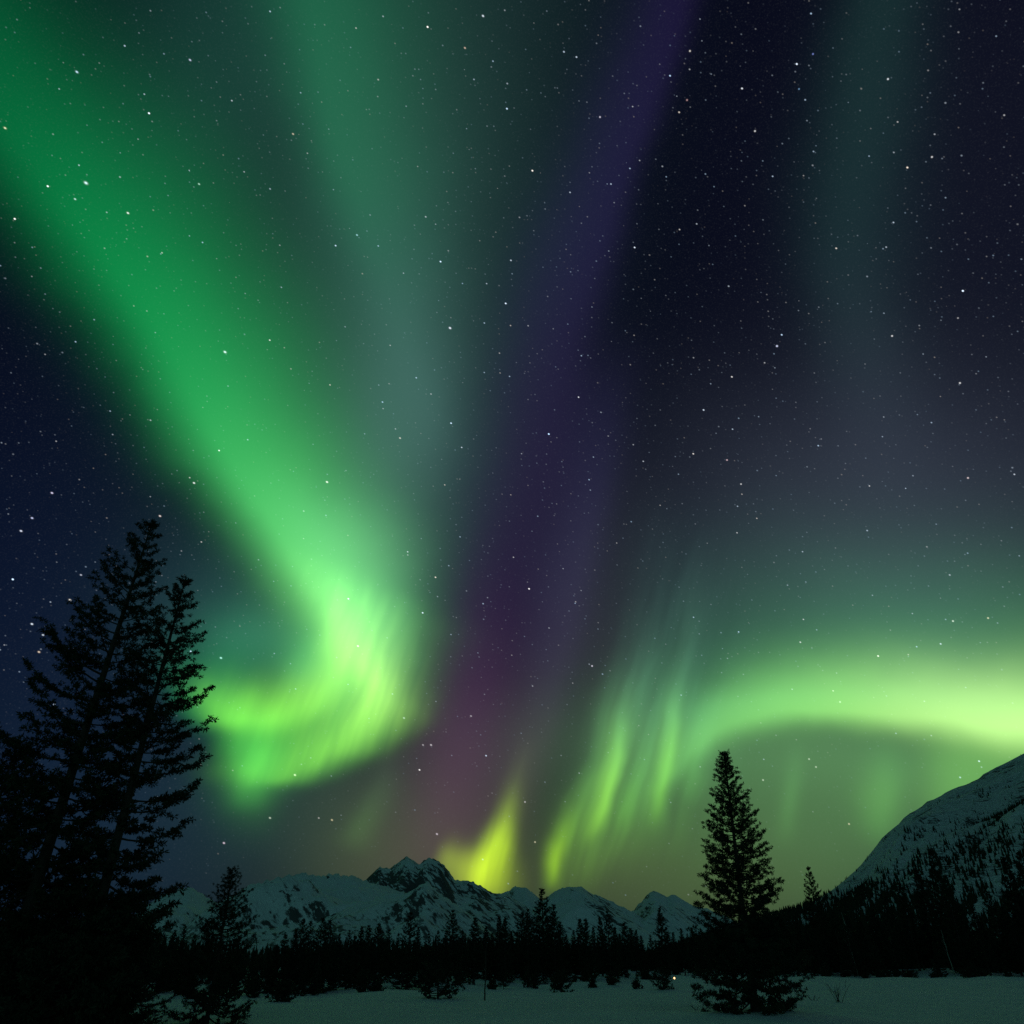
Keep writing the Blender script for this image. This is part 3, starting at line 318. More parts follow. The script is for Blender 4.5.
TREELINE = [
    ('dark conifer in the dense treeline beyond the snowfield', 'conifers of the far treeline', 5, -22.9, 57.3, 3.6, 5.9, 1.13),
    ('dark conifer in the dense treeline beyond the snowfield', 'conifers of the far treeline', 0, -23.1, 59.3, 4.1, 1.6, 1.12),
    ('dark conifer in the dense treeline beyond the snowfield', 'conifers of the far treeline', 0, -23.1, 60.9, 4.5, 2.9, 0.89),
    ('dark conifer in the dense treeline beyond the snowfield', 'conifers of the far treeline', 4, -20.1, 54.9, 3.7, 1.6, 0.89),
    ('dark conifer in the dense treeline beyond the snowfield', 'conifers of the far treeline', 4, -18.6, 58.9, 4.1, 5.4, 0.91),
    ('dark conifer in the dense treeline beyond the snowfield', 'conifers of the far treeline', 8, -16.7, 56.8, 2.8, 0.9, 1.13),
    ('dark conifer in the dense treeline beyond the snowfield', 'conifers of the far treeline', 9, -16.3, 56.8, 2.9, 5.5, 0.85),
    ('dark conifer in the dense treeline beyond the snowfield', 'conifers of the far treeline', 4, -18.9, 68.0, 2.9, 1.0, 1.19),
    ('dark conifer in the dense treeline beyond the snowfield', 'conifers of the far treeline', 2, -16.7, 62.0, 3.3, 3.4, 1.19),
    ('dark conifer in the dense treeline beyond the snowfield', 'conifers of the far treeline', 4, -16.1, 61.6, 3.9, 1.2, 1.19),
    ('dark conifer in the dense treeline beyond the snowfield', 'conifers of the far treeline', 8, -16.3, 65.2, 4.4, 1.0, 0.98),
    ('dark conifer in the dense treeline beyond the snowfield', 'conifers of the far treeline', 6, -15.5, 63.7, 5.0, 1.9, 0.87),
    ('dark conifer in the dense treeline beyond the snowfield', 'conifers of the far treeline', 6, -17.1, 73.1, 5.3, 4.3, 0.85),
    ('dark conifer in the dense treeline beyond the snowfield', 'conifers of the far treeline', 7, -14.5, 65.9, 5.2, 1.9, 0.97),
    ('dark conifer in the dense treeline beyond the snowfield', 'conifers of the far treeline', 7, -14.7, 69.4, 5.2, 1.1, 1.02),
    ('dark conifer in the dense treeline beyond the snowfield', 'conifers of the far treeline', 5, -17.1, 86.0, 4.8, 4.7, 0.86),
    ('dark conifer in the dense treeline beyond the snowfield', 'conifers of the far treeline', 1, -16.1, 85.7, 5.1, 4.9, 0.86),
    ('dark conifer in the dense treeline beyond the snowfield', 'conifers of the far treeline', 7, -14.1, 78.0, 4.4, 2.8, 1.14),
    ('dark conifer in the dense treeline beyond the snowfield', 'conifers of the far treeline', 2, -14.9, 85.5, 5.4, 6.0, 1.07),
    ('dark conifer in the dense treeline beyond the snowfield', 'conifers of the far treeline', 1, -14.6, 88.1, 5.6, 5.9, 1.18),
    ('dark conifer in the dense treeline beyond the snowfield', 'conifers of the far treeline', 3, -12.6, 81.6, 5.5, 3.3, 0.97),
    ('dark conifer in the dense treeline beyond the snowfield', 'conifers of the far treeline', 1, -13.2, 92.9, 5.4, 4.7, 0.89),
    ('dark conifer in the dense treeline beyond the snowfield', 'conifers of the far treeline', 7, -12.6, 96.2, 5.2, 5.9, 0.86),
    ('pointed conifer in the treeline below the twin rocky peaks', None, 1, -9.6, 81.1, 6.5, 3.8, 0.97),
    ('dark conifer in the dense treeline beyond the snowfield', 'conifers of the far treeline', 2, -10.9, 100.5, 6.0, 5.8, 0.97),
    ('dark conifer in the dense treeline beyond the snowfield', 'conifers of the far treeline', 1, -8.5, 88.5, 4.9, 1.1, 0.96),
    ('dark conifer in the dense treeline beyond the snowfield', 'conifers of the far treeline', 4, -7.2, 84.5, 5.0, 4.3, 0.9),
    ('dark conifer in the dense treeline beyond the snowfield', 'conifers of the far treeline', 9, -6.7, 87.3, 4.9, 6.2, 0.87),
    ('conifer spire in the treeline right of the twin peaks, left of the yellow glow', None, 1, -6.7, 96.7, 7.5, 1.5, 0.99),
    ('dark conifer in the dense treeline beyond the snowfield', 'conifers of the far treeline', 7, -6.0, 105.1, 5.8, 2.6, 1.01),
    ('dark conifer in the dense treeline beyond the snowfield', 'conifers of the far treeline', 5, -3.8, 88.4, 6.3, 0.2, 1.17),
    ('dark conifer in the dense treeline beyond the snowfield', 'conifers of the far treeline', 2, -3.0, 100.4, 6.0, 0.8, 1.14),
    ('dark conifer in the dense treeline beyond the snowfield', 'conifers of the far treeline', 2, -2.4, 104.6, 5.5, 0.7, 1.13),
    ('dark conifer in the dense treeline beyond the snowfield', 'conifers of the far treeline', 2, -1.5, 100.7, 7.1, 5.3, 0.9),
    ('dark conifer in the dense treeline beyond the snowfield', 'conifers of the far treeline', 2, -0.8, 98.0, 6.8, 6.3, 1.01),
    ('dark conifer in the dense treeline beyond the snowfield', 'conifers of the far treeline', 2, -0.1, 115.9, 6.1, 3.1, 1.01),
    ('dark conifer in the dense treeline beyond the snowfield', 'conifers of the far treeline', 6, 1.3, 111.2, 8.1, 1.8, 1.02),
    ('dark conifer in the dense treeline beyond the snowfield', 'conifers of the far treeline', 1, 1.9, 103.7, 8.0, 2.4, 0.9),
    ('tallest conifer spire of the far treeline, rising over the saddle between two peaks', None, 7, 4.3, 120.8, 11.6, 3.9, 1.11),
    ('dark conifer in the dense treeline beyond the snowfield', 'conifers of the far treeline', 9, 4.8, 118.3, 7.9, 3.1, 0.91),
    ('conifer just right of the tallest spire in the far treeline', None, 4, 5.4, 110.0, 8.9, 3.2, 1.04),
    ('dark conifer in the dense treeline beyond the snowfield', 'conifers of the far treeline', 1, 6.6, 117.9, 7.3, 4.4, 1.12),
    ('dark conifer in the dense treeline beyond the snowfield', 'conifers of the far treeline', 0, 7.4, 117.9, 5.8, 4.4, 0.98),
    ('dark conifer in the dense treeline beyond the snowfield', 'conifers of the far treeline', 5, 8.6, 120.9, 6.4, 6.2, 0.94),
    ('dark conifer in the dense treeline beyond the snowfield', 'conifers of the far treeline', 2, 9.4, 118.6, 7.7, 2.1, 1.18),
    ('dark conifer in the dense treeline beyond the snowfield', 'conifers of the far treeline', 8, 9.0, 104.7, 7.0, 3.0, 1.15),
    ('dark conifer in the dense treeline beyond the snowfield', 'conifers of the far treeline', 5, 10.3, 109.5, 6.3, 1.8, 0.95),
    ('dark conifer in the dense treeline beyond the snowfield', 'conifers of the far treeline', 8, 11.8, 115.1, 7.7, 2.2, 1.09),
    ('conifer spire with a thin companion at its left in the far treeline', None, 1, 12.6, 112.9, 8.3, 5.9, 0.97),
    ('dark conifer in the dense treeline beyond the snowfield', 'conifers of the far treeline', 8, 14.2, 119.4, 6.7, 5.5, 1.15),
    ('dark conifer in the dense treeline beyond the snowfield', 'conifers of the far treeline', 2, 16.5, 133.1, 6.4, 6.0, 1.19),
    ('dark conifer in the dense treeline beyond the snowfield', 'conifers of the far treeline', 3, 17.2, 132.1, 7.8, 1.0, 1.04),
    ('dark conifer in the dense treeline beyond the snowfield', 'conifers of the far treeline', 3, 20.1, 146.7, 7.7, 3.0, 1.18),
    ('dark conifer in the dense treeline beyond the snowfield', 'conifers of the far treeline', 8, 21.0, 146.4, 7.4, 4.6, 1.1),
    ('dark conifer in the dense treeline beyond the snowfield', 'conifers of the far treeline', 2, 21.9, 147.2, 6.6, 3.2, 1.18),
    ('dark conifer in the dense treeline beyond the snowfield', 'conifers of the far treeline', 4, 26.4, 165.4, 7.3, 3.5, 0.96),
    ('full conifer rising alone above the treeline left of the free-standing conifer', None, 7, 29.7, 171.7, 12.3, 6.3, 0.87),
    ('dark conifer in the dense treeline beyond the snowfield', 'conifers of the far treeline', 4, 26.5, 148.3, 7.9, 4.1, 1.0),
    ('dark conifer in the dense treeline beyond the snowfield', 'conifers of the far treeline', 8, 28.8, 154.8, 7.3, 4.0, 1.09),
    ('dark conifer in the dense treeline beyond the snowfield', 'conifers of the far treeline', 5, 29.8, 152.2, 7.8, 1.4, 1.02),
    ('dark conifer in the dense treeline beyond the snowfield', 'conifers of the far treeline', 0, 38.1, 188.3, 8.3, 6.1, 0.89),
    ('dark conifer in the dense treeline beyond the snowfield', 'conifers of the far treeline', 2, 35.8, 172.2, 8.8, 2.6, 1.04),
    ('dark conifer in the dense treeline beyond the snowfield', 'conifers of the far treeline', 7, 36.6, 169.2, 8.0, 3.7, 1.06),
    ('dark conifer in the dense treeline beyond the snowfield', 'conifers of the far treeline', 4, 42.0, 185.0, 8.6, 2.2, 0.98),
    ('dark conifer in the dense treeline beyond the snowfield', 'conifers of the far treeline', 5, 45.6, 192.4, 9.8, 4.3, 1.13),
    ('dark conifer in the dense treeline beyond the snowfield', 'conifers of the far treeline', 7, 50.0, 199.3, 10.1, 1.9, 1.01),
    ('dark conifer in the wood below the snowy slope', 'conifers below the snowy slope', 5, 55.9, 185.2, 11.4, 3.6, 0.91),
    ('dark conifer in the wood below the snowy slope', 'conifers below the snowy slope', 7, 62.0, 196.6, 11.8, 5.1, 0.93),
    ('dark conifer in the wood below the snowy slope', 'conifers below the snowy slope', 7, 59.6, 180.3, 11.2, 2.4, 0.86),
    ('slim conifer spire standing out right of the free-standing conifer', None, 1, 63.9, 179.3, 20.5, 0.8, 0.75),
    ('dark conifer in the wood below the snowy slope', 'conifers below the snowy slope', 1, 62.6, 173.6, 11.4, 0.0, 1.1),
    ('dark conifer in the wood below the snowy slope', 'conifers below the snowy slope', 1, 64.4, 171.7, 11.6, 3.4, 1.1),
    ('dark conifer in the wood below the snowy slope', 'conifers below the snowy slope', 3, 66.7, 170.8, 10.7, 3.5, 1.11),
    ('dark conifer in the wood below the snowy slope', 'conifers below the snowy slope', 8, 70.8, 174.4, 10.3, 1.8, 0.9),
    ('dark conifer in the wood below the snowy slope', 'conifers below the snowy slope', 3, 83.0, 196.4, 13.5, 6.0, 0.89),
    ('dark conifer in the wood below the snowy slope', 'conifers below the snowy slope', 1, 85.0, 192.6, 15.9, 1.6, 0.92),
    ('dark conifer in the wood below the snowy slope', 'conifers below the snowy slope', 5, 80.1, 173.6, 16.9, 2.0, 0.85),
    ('dark conifer in the wood below the snowy slope', 'conifers below the snowy slope', 5, 93.4, 192.3, 21.4, 1.8, 0.82),
    ('tallest conifer of the wood below the snowy slope', None, 7, 86.3, 169.6, 22.7, 3.9, 0.71),
    ('dark conifer in the wood below the snowy slope', 'conifers below the snowy slope', 9, 82.3, 159.7, 16.3, 0.9, 0.74),
    ('dark conifer in the wood below the snowy slope', 'conifers below the snowy slope', 3, 86.6, 165.1, 12.6, 3.5, 0.94),
    ('dark conifer in the wood below the snowy slope', 'conifers below the snowy slope', 4, 100.5, 185.7, 13.4, 1.5, 1.02),
    ('dark conifer in the wood below the snowy slope', 'conifers below the snowy slope', 1, 88.1, 156.6, 14.7, 6.2, 0.8),
    ('dark conifer in the wood below the snowy slope', 'conifers below the snowy slope', 5, 96.7, 162.5, 20.5, 3.3, 0.97),
    ('tall full conifer at the right frame edge below the snowy slope', None, 7, 107.6, 174.9, 23.1, 5.6, 0.92),
    ('dark conifer in the wood below the snowy slope', 'conifers below the snowy slope', 1, 89.6, 139.8, 20.1, 1.8, 0.73),
    ('dark conifer in the wood below the snowy slope', 'conifers below the snowy slope', 7, 106.2, 160.7, 21.4, 0.2, 0.89),
    ('dark conifer in the wood below the snowy slope', 'conifers below the snowy slope', 7, 102.7, 148.1, 20.7, 3.7, 0.9),
    ('dark conifer in the dense treeline beyond the snowfield', 'conifers of the far treeline', 8, -24.3, 40.5, 3.0, 1.2, 1.21),
    ('dark conifer in the wood below the snowy slope', 'conifers below the snowy slope', 6, 71.8, 178.0, 10.1, 3.0, 1.34),
    ('dark conifer in the wood below the snowy slope', 'conifers below the snowy slope', 0, 57.8, 200.0, 8.2, 4.4, 1.22),
    ('dark conifer in the dense treeline beyond the snowfield', 'conifers of the far treeline', 8, -19.8, 72.1, 1.5, 5.6, 1.49),
    ('dark conifer in the dense treeline beyond the snowfield', 'conifers of the far treeline', 4, 5.6, 105.5, 2.2, 5.1, 1.4),
    ('dark conifer in the dense treeline beyond the snowfield', 'conifers of the far treeline', 7, 31.4, 145.2, 5.4, 0.3, 1.42),
    ('dark conifer in the dense treeline beyond the snowfield', 'conifers of the far treeline', 4, -22.4, 62.0, 1.3, 4.4, 1.22),
    ('dark conifer in the dense treeline beyond the snowfield', 'conifers of the far treeline', 8, -20.6, 50.3, 1.7, 0.7, 1.19),
    ('dark conifer in the dense treeline beyond the snowfield', 'conifers of the far treeline', 2, -22.2, 40.2, 2.6, 0.1, 1.05),
    ('dark conifer in the dense treeline beyond the snowfield', 'conifers of the far treeline', 2, 41.9, 171.3, 5.9, 4.4, 1.08),
    ('dark conifer in the dense treeline beyond the snowfield', 'conifers of the far treeline', 4, 27.3, 156.8, 4.4, 0.4, 1.12),
    ('dark conifer in the wood below the snowy slope', 'conifers below the snowy slope', 7, 70.2, 161.0, 9.8, 4.6, 1.09),
    ('dark conifer in the wood below the snowy slope', 'conifers below the snowy slope', 1, 51.6, 183.6, 3.6, 3.2, 1.23),
    ('dark conifer in the dense treeline beyond the snowfield', 'conifers of the far treeline', 8, -12.3, 88.0, 2.0, 4.6, 1.03),
    ('dark conifer in the dense treeline beyond the snowfield', 'conifers of the far treeline', 7, -26.5, 58.8, 1.1, 5.2, 1.07),
    ('dark conifer in the dense treeline beyond the snowfield', 'conifers of the far treeline', 5, 23.3, 140.8, 3.5, 5.0, 1.19),
    ('dark conifer in the wood below the snowy slope', 'conifers below the snowy slope', 5, 49.5, 168.8, 6.7, 3.2, 1.3),
    ('dark conifer in the dense treeline beyond the snowfield', 'conifers of the far treeline', 3, 11.8, 120.0, 1.2, 1.2, 1.25),
    ('dark conifer in the wood below the snowy slope', 'conifers below the snowy slope', 9, 95.6, 167.0, 8.6, 5.8, 1.16),
    ('dark conifer in the dense treeline beyond the snowfield', 'conifers of the far treeline', 7, -4.1, 88.8, 2.1, 1.0, 1.13),
    ('dark conifer in the dense treeline beyond the snowfield', 'conifers of the far treeline', 0, -15.7, 54.8, 1.5, 2.2, 1.38),
    ('dark conifer in the dense treeline beyond the snowfield', 'conifers of the far treeline', 2, -13.7, 58.2, 1.9, 0.7, 1.33),
    ('dark conifer in the dense treeline beyond the snowfield', 'conifers of the far treeline', 0, -18.8, 70.0, 1.6, 3.6, 1.33),
    ('dark conifer in the dense treeline beyond the snowfield', 'conifers of the far treeline', 5, 25.5, 163.2, 4.8, 1.8, 1.37),
    ('dark conifer in the wood below the snowy slope', 'conifers below the snowy slope', 9, 45.3, 158.0, 6.4, 2.7, 1.49),
    ('dark conifer in the dense treeline beyond the snowfield', 'conifers of the far treeline', 8, -24.7, 38.6, 1.1, 5.2, 1.42),
    ('dark conifer in the dense treeline beyond the snowfield', 'conifers of the far treeline', 1, 11.3, 127.6, 2.9, 5.9, 1.03),
    ('dark conifer in the dense treeline beyond the snowfield', 'conifers of the far treeline', 6, -16.7, 50.6, 1.3, 2.8, 1.32),
    ('dark conifer in the wood below the snowy slope', 'conifers below the snowy slope', 3, 92.4, 188.0, 10.0, 3.3, 1.04),
    ('dark conifer in the dense treeline beyond the snowfield', 'conifers of the far treeline', 3, -14.8, 61.9, 2.6, 3.9, 1.22),
    ('dark conifer in the dense treeline beyond the snowfield', 'conifers of the far treeline', 0, -14.4, 79.0, 1.3, 5.7, 1.15),
    ('dark conifer in the dense treeline beyond the snowfield', 'conifers of the far treeline', 1, -6.5, 103.0, 2.4, 4.9, 1.13),
    ('dark conifer in the dense treeline beyond the snowfield', 'conifers of the far treeline', 6, -9.7, 78.5, 2.6, 6.1, 1.33),
    ('dark conifer in the dense treeline beyond the snowfield', 'conifers of the far treeline', 5, -17.5, 60.7, 2.1, 5.6, 1.04),
    ('dark conifer in the wood below the snowy slope', 'conifers below the snowy slope', 2, 60.1, 169.7, 4.6, 3.6, 1.22),
    ('dark conifer in the wood below the snowy slope', 'conifers below the snowy slope', 4, 75.6, 181.9, 9.6, 0.7, 1.4),
    ('dark conifer in the dense treeline beyond the snowfield', 'conifers of the far treeline', 5, 8.7, 103.6, 2.3, 1.8, 1.03),
    ('dark conifer in the wood below the snowy slope', 'conifers below the snowy slope', 5, 60.8, 175.5, 2.5, 2.7, 1.13),
    ('dark conifer in the wood below the snowy slope', 'conifers below the snowy slope', 5, 79.4, 134.4, 6.1, 0.1, 1.29),
    ('dark conifer in the wood below the snowy slope', 'conifers below the snowy slope', 2, 77.2, 180.1, 8.9, 2.8, 1.47),
    ('dark conifer in the wood below the snowy slope', 'conifers below the snowy slope', 6, 58.5, 151.3, 8.3, 1.1, 1.02),
    ('dark conifer in the dense treeline beyond the snowfield', 'conifers of the far treeline', 2, 33.6, 151.6, 2.2, 5.1, 1.21),
    ('dark conifer in the dense treeline beyond the snowfield', 'conifers of the far treeline', 5, -28.1, 48.6, 2.6, 2.5, 1.11),
    ('dark conifer in the dense treeline beyond the snowfield', 'conifers of the far treeline', 3, -16.4, 57.1, 1.6, 2.3, 1.4),
    ('dark conifer in the wood below the snowy slope', 'conifers below the snowy slope', 5, 75.2, 182.3, 5.8, 0.9, 1.42),
    ('dark conifer in the dense treeline beyond the snowfield', 'conifers of the far treeline', 3, -0.8, 84.8, 2.1, 5.0, 1.38),
    ('dark conifer in the dense treeline beyond the snowfield', 'conifers of the far treeline', 0, -2.6, 98.5, 2.3, 0.7, 1.3),
    ('dark conifer in the dense treeline beyond the snowfield', 'conifers of the far treeline', 8, 25.3, 157.6, 4.7, 2.4, 1.24),
    ('dark conifer in the wood below the snowy slope', 'conifers below the snowy slope', 8, 46.4, 173.1, 7.1, 4.2, 1.27),
    ('dark conifer in the wood below the snowy slope', 'conifers below the snowy slope', 4, 64.9, 165.7, 7.9, 1.8, 1.01),
    ('dark conifer in the wood below the snowy slope', 'conifers below the snowy slope', 0, 65.6, 182.5, 9.5, 1.7, 1.36),
    ('dark conifer in the dense treeline beyond the snowfield', 'conifers of the far treeline', 9, -27.8, 50.2, 3.3, 3.8, 1.1),
    ('dark conifer in the dense treeline beyond the snowfield', 'conifers of the far treeline', 6, 2.9, 116.0, 4.4, 6.1, 1.34),
    ('dark conifer in the dense treeline beyond the snowfield', 'conifers of the far treeline', 5, -14.0, 90.3, 2.3, 2.4, 1.05),
    ('dark conifer in the wood below the snowy slope', 'conifers below the snowy slope', 3, 44.2, 177.5, 5.1, 1.8, 1.4),
    ('dark conifer in the wood below the snowy slope', 'conifers below the snowy slope', 2, 59.5, 152.5, 4.7, 1.4, 1.03),
    ('dark conifer in the dense treeline beyond the snowfield', 'conifers of the far treeline', 6, 11.1, 124.9, 3.9, 3.0, 1.3),
    ('dark conifer in the dense treeline beyond the snowfield', 'conifers of the far treeline', 6, -18.3, 55.5, 2.5, 0.2, 1.06),
    ('dark conifer in the dense treeline beyond the snowfield', 'conifers of the far treeline', 5, 9.5, 112.6, 2.5, 4.6, 1.03),
    ('dark conifer in the dense treeline beyond the snowfield', 'conifers of the far treeline', 6, -1.9, 113.4, 3.0, 5.8, 1.11),
    ('dark conifer in the wood below the snowy slope', 'conifers below the snowy slope', 2, 50.1, 193.1, 4.6, 0.7, 1.17),
    ('dark conifer in the dense treeline beyond the snowfield', 'conifers of the far treeline', 2, -14.9, 88.4, 2.7, 4.5, 1.46),
    ('dark conifer in the wood below the snowy slope', 'conifers below the snowy slope', 1, 99.2, 165.9, 3.7, 1.2, 1.16),
    ('dark conifer in the dense treeline beyond the snowfield', 'conifers of the far treeline', 8, -26.0, 61.6, 3.1, 2.9, 1.0),
    ('dark conifer in the wood below the snowy slope', 'conifers below the snowy slope', 5, 109.9, 174.9, 7.3, 5.9, 1.04),
    ('dark conifer in the wood below the snowy slope', 'conifers below the snowy slope', 5, 63.6, 186.3, 5.5, 4.7, 1.1),
    ('dark conifer in the dense treeline beyond the snowfield', 'conifers of the far treeline', 1, -14.1, 70.4, 2.6, 3.6, 1.15),
    ('dark conifer in the dense treeline beyond the snowfield', 'conifers of the far treeline', 3, -17.3, 82.9, 1.8, 1.7, 1.36),
    ('dark conifer in the dense treeline beyond the snowfield', 'conifers of the far treeline', 6, -26.5, 57.9, 2.5, 5.4, 1.12),
    ('dark conifer in the dense treeline beyond the snowfield', 'conifers of the far treeline', 0, -4.8, 82.3, 3.4, 0.1, 1.28),
    ('dark conifer in the wood below the snowy slope', 'conifers below the snowy slope', 7, 103.6, 173.3, 13.6, 0.1, 1.26),
    ('dark conifer in the wood below the snowy slope', 'conifers below the snowy slope', 2, 97.9, 164.0, 4.8, 2.5, 1.39),
    ('dark conifer in the dense treeline beyond the snowfield', 'conifers of the far treeline', 0, -8.0, 98.1, 3.4, 1.4, 1.21),
    ('dark conifer in the wood below the snowy slope', 'conifers below the snowy slope', 0, 57.9, 197.0, 6.7, 6.3, 1.38),
    ('dark conifer in the wood below the snowy slope', 'conifers below the snowy slope', 5, 76.1, 148.3, 6.3, 1.4, 1.21),
    ('dark conifer in the dense treeline beyond the snowfield', 'conifers of the far treeline', 2, -17.7, 60.0, 1.0, 4.8, 1.04),
    ('dark conifer in the wood below the snowy slope', 'conifers below the snowy slope', 7, 36.5, 147.6, 3.7, 6.0, 1.3),
    ('dark conifer in the dense treeline beyond the snowfield', 'conifers of the far treeline', 2, -22.7, 48.3, 1.5, 5.1, 1.04),
    ('dark conifer in the dense treeline beyond the snowfield', 'conifers of the far treeline', 8, -24.3, 51.0, 2.0, 0.6, 1.06),
    ('dark conifer in the dense treeline beyond the snowfield', 'conifers of the far treeline', 3, 29.7, 156.1, 4.2, 6.1, 1.07),
    ('dark conifer in the dense treeline beyond the snowfield', 'conifers of the far treeline', 0, -22.7, 36.4, 1.8, 0.1, 1.39),
    ('dark conifer in the dense treeline beyond the snowfield', 'conifers of the far treeline', 8, -9.3, 91.4, 1.7, 1.5, 1.35),
    ('dark conifer in the wood below the snowy slope', 'conifers below the snowy slope', 1, 90.6, 180.1, 3.9, 5.8, 1.19),
    ('dark conifer in the dense treeline beyond the snowfield', 'conifers of the far treeline', 4, 4.9, 116.3, 4.3, 5.3, 1.3),
    ('dark conifer in the dense treeline beyond the snowfield', 'conifers of the far treeline', 1, 42.7, 177.4, 4.3, 5.8, 1.15),
    ('dark conifer in the dense treeline beyond the snowfield', 'conifers of the far treeline', 9, 8.4, 118.5, 3.0, 3.5, 1.28),
    ('dark conifer in the dense treeline beyond the snowfield', 'conifers of the far treeline', 5, -26.9, 45.5, 3.1, 1.7, 1.14),
    ('dark conifer in the wood below the snowy slope', 'conifers below the snowy slope', 6, 69.1, 185.4, 9.2, 1.0, 1.39),
    ('dark conifer in the wood below the snowy slope', 'conifers below the snowy slope', 9, 48.7, 182.8, 7.8, 0.9, 1.03),
    ('dark conifer in the wood below the snowy slope', 'conifers below the snowy slope', 7, 55.9, 177.3, 4.7, 4.2, 1.32),
    ('dark conifer in the dense treeline beyond the snowfield', 'conifers of the far treeline', 9, -25.8, 42.0, 2.4, 1.4, 1.47),
    ('dark conifer in the dense treeline beyond the snowfield', 'conifers of the far treeline', 7, -21.6, 43.0, 0.8, 1.9, 1.26),
    ('dark conifer in the dense treeline beyond the snowfield', 'conifers of the far treeline', 6, 6.9, 122.2, 3.8, 4.7, 1.13),
    ('dark conifer in the dense treeline beyond the snowfield', 'conifers of the far treeline', 7, -15.1, 58.2, 1.9, 2.4, 1.33),
    ('dark conifer in the wood below the snowy slope', 'conifers below the snowy slope', 1, 87.3, 150.4, 8.3, 4.0, 1.22),
    ('dark conifer in the dense treeline beyond the snowfield', 'conifers of the far treeline', 8, 2.7, 99.8, 3.9, 2.8, 1.29),
    ('dark conifer in the wood below the snowy slope', 'conifers below the snowy slope', 3, 77.5, 143.6, 6.8, 3.5, 1.33),
    ('dark conifer in the dense treeline beyond the snowfield', 'conifers of the far treeline', 4, -10.2, 100.6, 1.3, 2.7, 1.42),
    ('dark conifer in the dense treeline beyond the snowfield', 'conifers of the far treeline', 1, 2.6, 105.6, 2.3, 2.1, 1.05),
    ('dark conifer in the dense treeline beyond the snowfield', 'conifers of the far treeline', 6, 30.1, 171.7, 3.2, 1.1, 1.17),
    ('dark conifer in the wood below the snowy slope', 'conifers below the snowy slope', 4, 54.2, 155.2, 8.0, 4.5, 1.21),
    ('dark conifer in the wood below the snowy slope', 'conifers below the snowy slope', 8, 69.3, 143.0, 5.6, 2.6, 1.23),
    ('dark conifer in the dense treeline beyond the snowfield', 'conifers of the far treeline', 8, -26.1, 47.0, 2.5, 2.0, 1.18),
    ('dark conifer in the dense treeline beyond the snowfield', 'conifers of the far treeline', 1, -23.4, 42.7, 1.9, 0.5, 1.49),
    ('dark conifer in the dense treeline beyond the snowfield', 'conifers of the far treeline', 6, 6.2, 104.9, 3.2, 0.2, 1.44),
    ('dark conifer in the wood below the snowy slope', 'conifers below the snowy slope', 8, 86.6, 137.5, 7.0, 0.4, 1.15),
    ('dark conifer in the wood below the snowy slope', 'conifers below the snowy slope', 8, 81.3, 174.3, 9.4, 1.6, 1.08),
    ('dark conifer in the dense treeline beyond the snowfield', 'conifers of the far treeline', 9, 25.5, 149.4, 2.3, 1.3, 1.35),
    ('dark conifer in the wood below the snowy slope', 'conifers below the snowy slope', 1, 47.7, 158.3, 4.5, 4.5, 1.13),
    ('dark conifer in the dense treeline beyond the snowfield', 'conifers of the far treeline', 4, -4.5, 104.4, 3.2, 3.9, 1.35),
    ('dark conifer in the dense treeline beyond the snowfield', 'conifers of the far treeline', 7, 6.4, 108.4, 2.1, 4.0, 1.24),
    ('dark conifer in the wood below the snowy slope', 'conifers below the snowy slope', 2, 91.6, 187.0, 7.9, 3.3, 1.15),
    ('dark conifer in the dense treeline beyond the snowfield', 'conifers of the far treeline', 0, -14.5, 87.7, 2.2, 0.0, 1.47),
    ('dark conifer in the dense treeline beyond the snowfield', 'conifers of the far treeline', 7, -18.8, 78.1, 2.1, 2.1, 1.37),
    ('dark conifer in the dense treeline beyond the snowfield', 'conifers of the far treeline', 7, 1.1, 110.6, 4.0, 4.1, 1.27),
    ('dark conifer in the dense treeline beyond the snowfield', 'conifers of the far treeline', 1, -1.9, 98.2, 1.3, 4.6, 1.08),
    ('dark conifer in the dense treeline beyond the snowfield', 'conifers of the far treeline', 6, -22.8, 53.6, 1.1, 4.0, 1.11),
    ('dark conifer in the dense treeline beyond the snowfield', 'conifers of the far treeline', 8, -15.6, 53.8, 1.9, 2.3, 1.29),
    ('dark conifer in the dense treeline beyond the snowfield', 'conifers of the far treeline', 0, -18.1, 50.6, 2.1, 5.6, 1.27),
    ('dark conifer in the dense treeline beyond the snowfield', 'conifers of the far treeline', 2, -26.7, 41.5, 1.9, 2.9, 1.22),
    ('dark conifer in the wood below the snowy slope', 'conifers below the snowy slope', 9, 68.0, 171.1, 5.0, 3.9, 1.42),
    ('dark conifer in the dense treeline beyond the snowfield', 'conifers of the far treeline', 7, 23.1, 152.5, 2.2, 6.2, 1.1),
    ('dark conifer in the dense treeline beyond the snowfield', 'conifers of the far treeline', 3, -23.1, 41.2, 1.0, 2.5, 1.02),
    ('dark conifer in the dense treeline beyond the snowfield', 'conifers of the far treeline', 1, -24.4, 42.7, 2.2, 5.6, 1.34),
    ('dark conifer in the dense treeline beyond the snowfield', 'conifers of the far treeline', 7, -20.0, 54.8, 1.0, 3.3, 1.1),
    ('dark conifer in the wood below the snowy slope', 'conifers below the snowy slope', 6, 47.0, 190.0, 4.3, 5.0, 1.21),
    ('dark conifer in the dense treeline beyond the snowfield', 'conifers of the far treeline', 3, 37.7, 178.6, 5.4, 1.3, 1.29),
    ('dark conifer in the wood below the snowy slope', 'conifers below the snowy slope', 2, 55.6, 195.6, 8.2, 2.3, 1.05),
    ('dark conifer in the dense treeline beyond the snowfield', 'conifers of the far treeline', 2, 17.8, 126.6, 1.5, 4.4, 1.47),
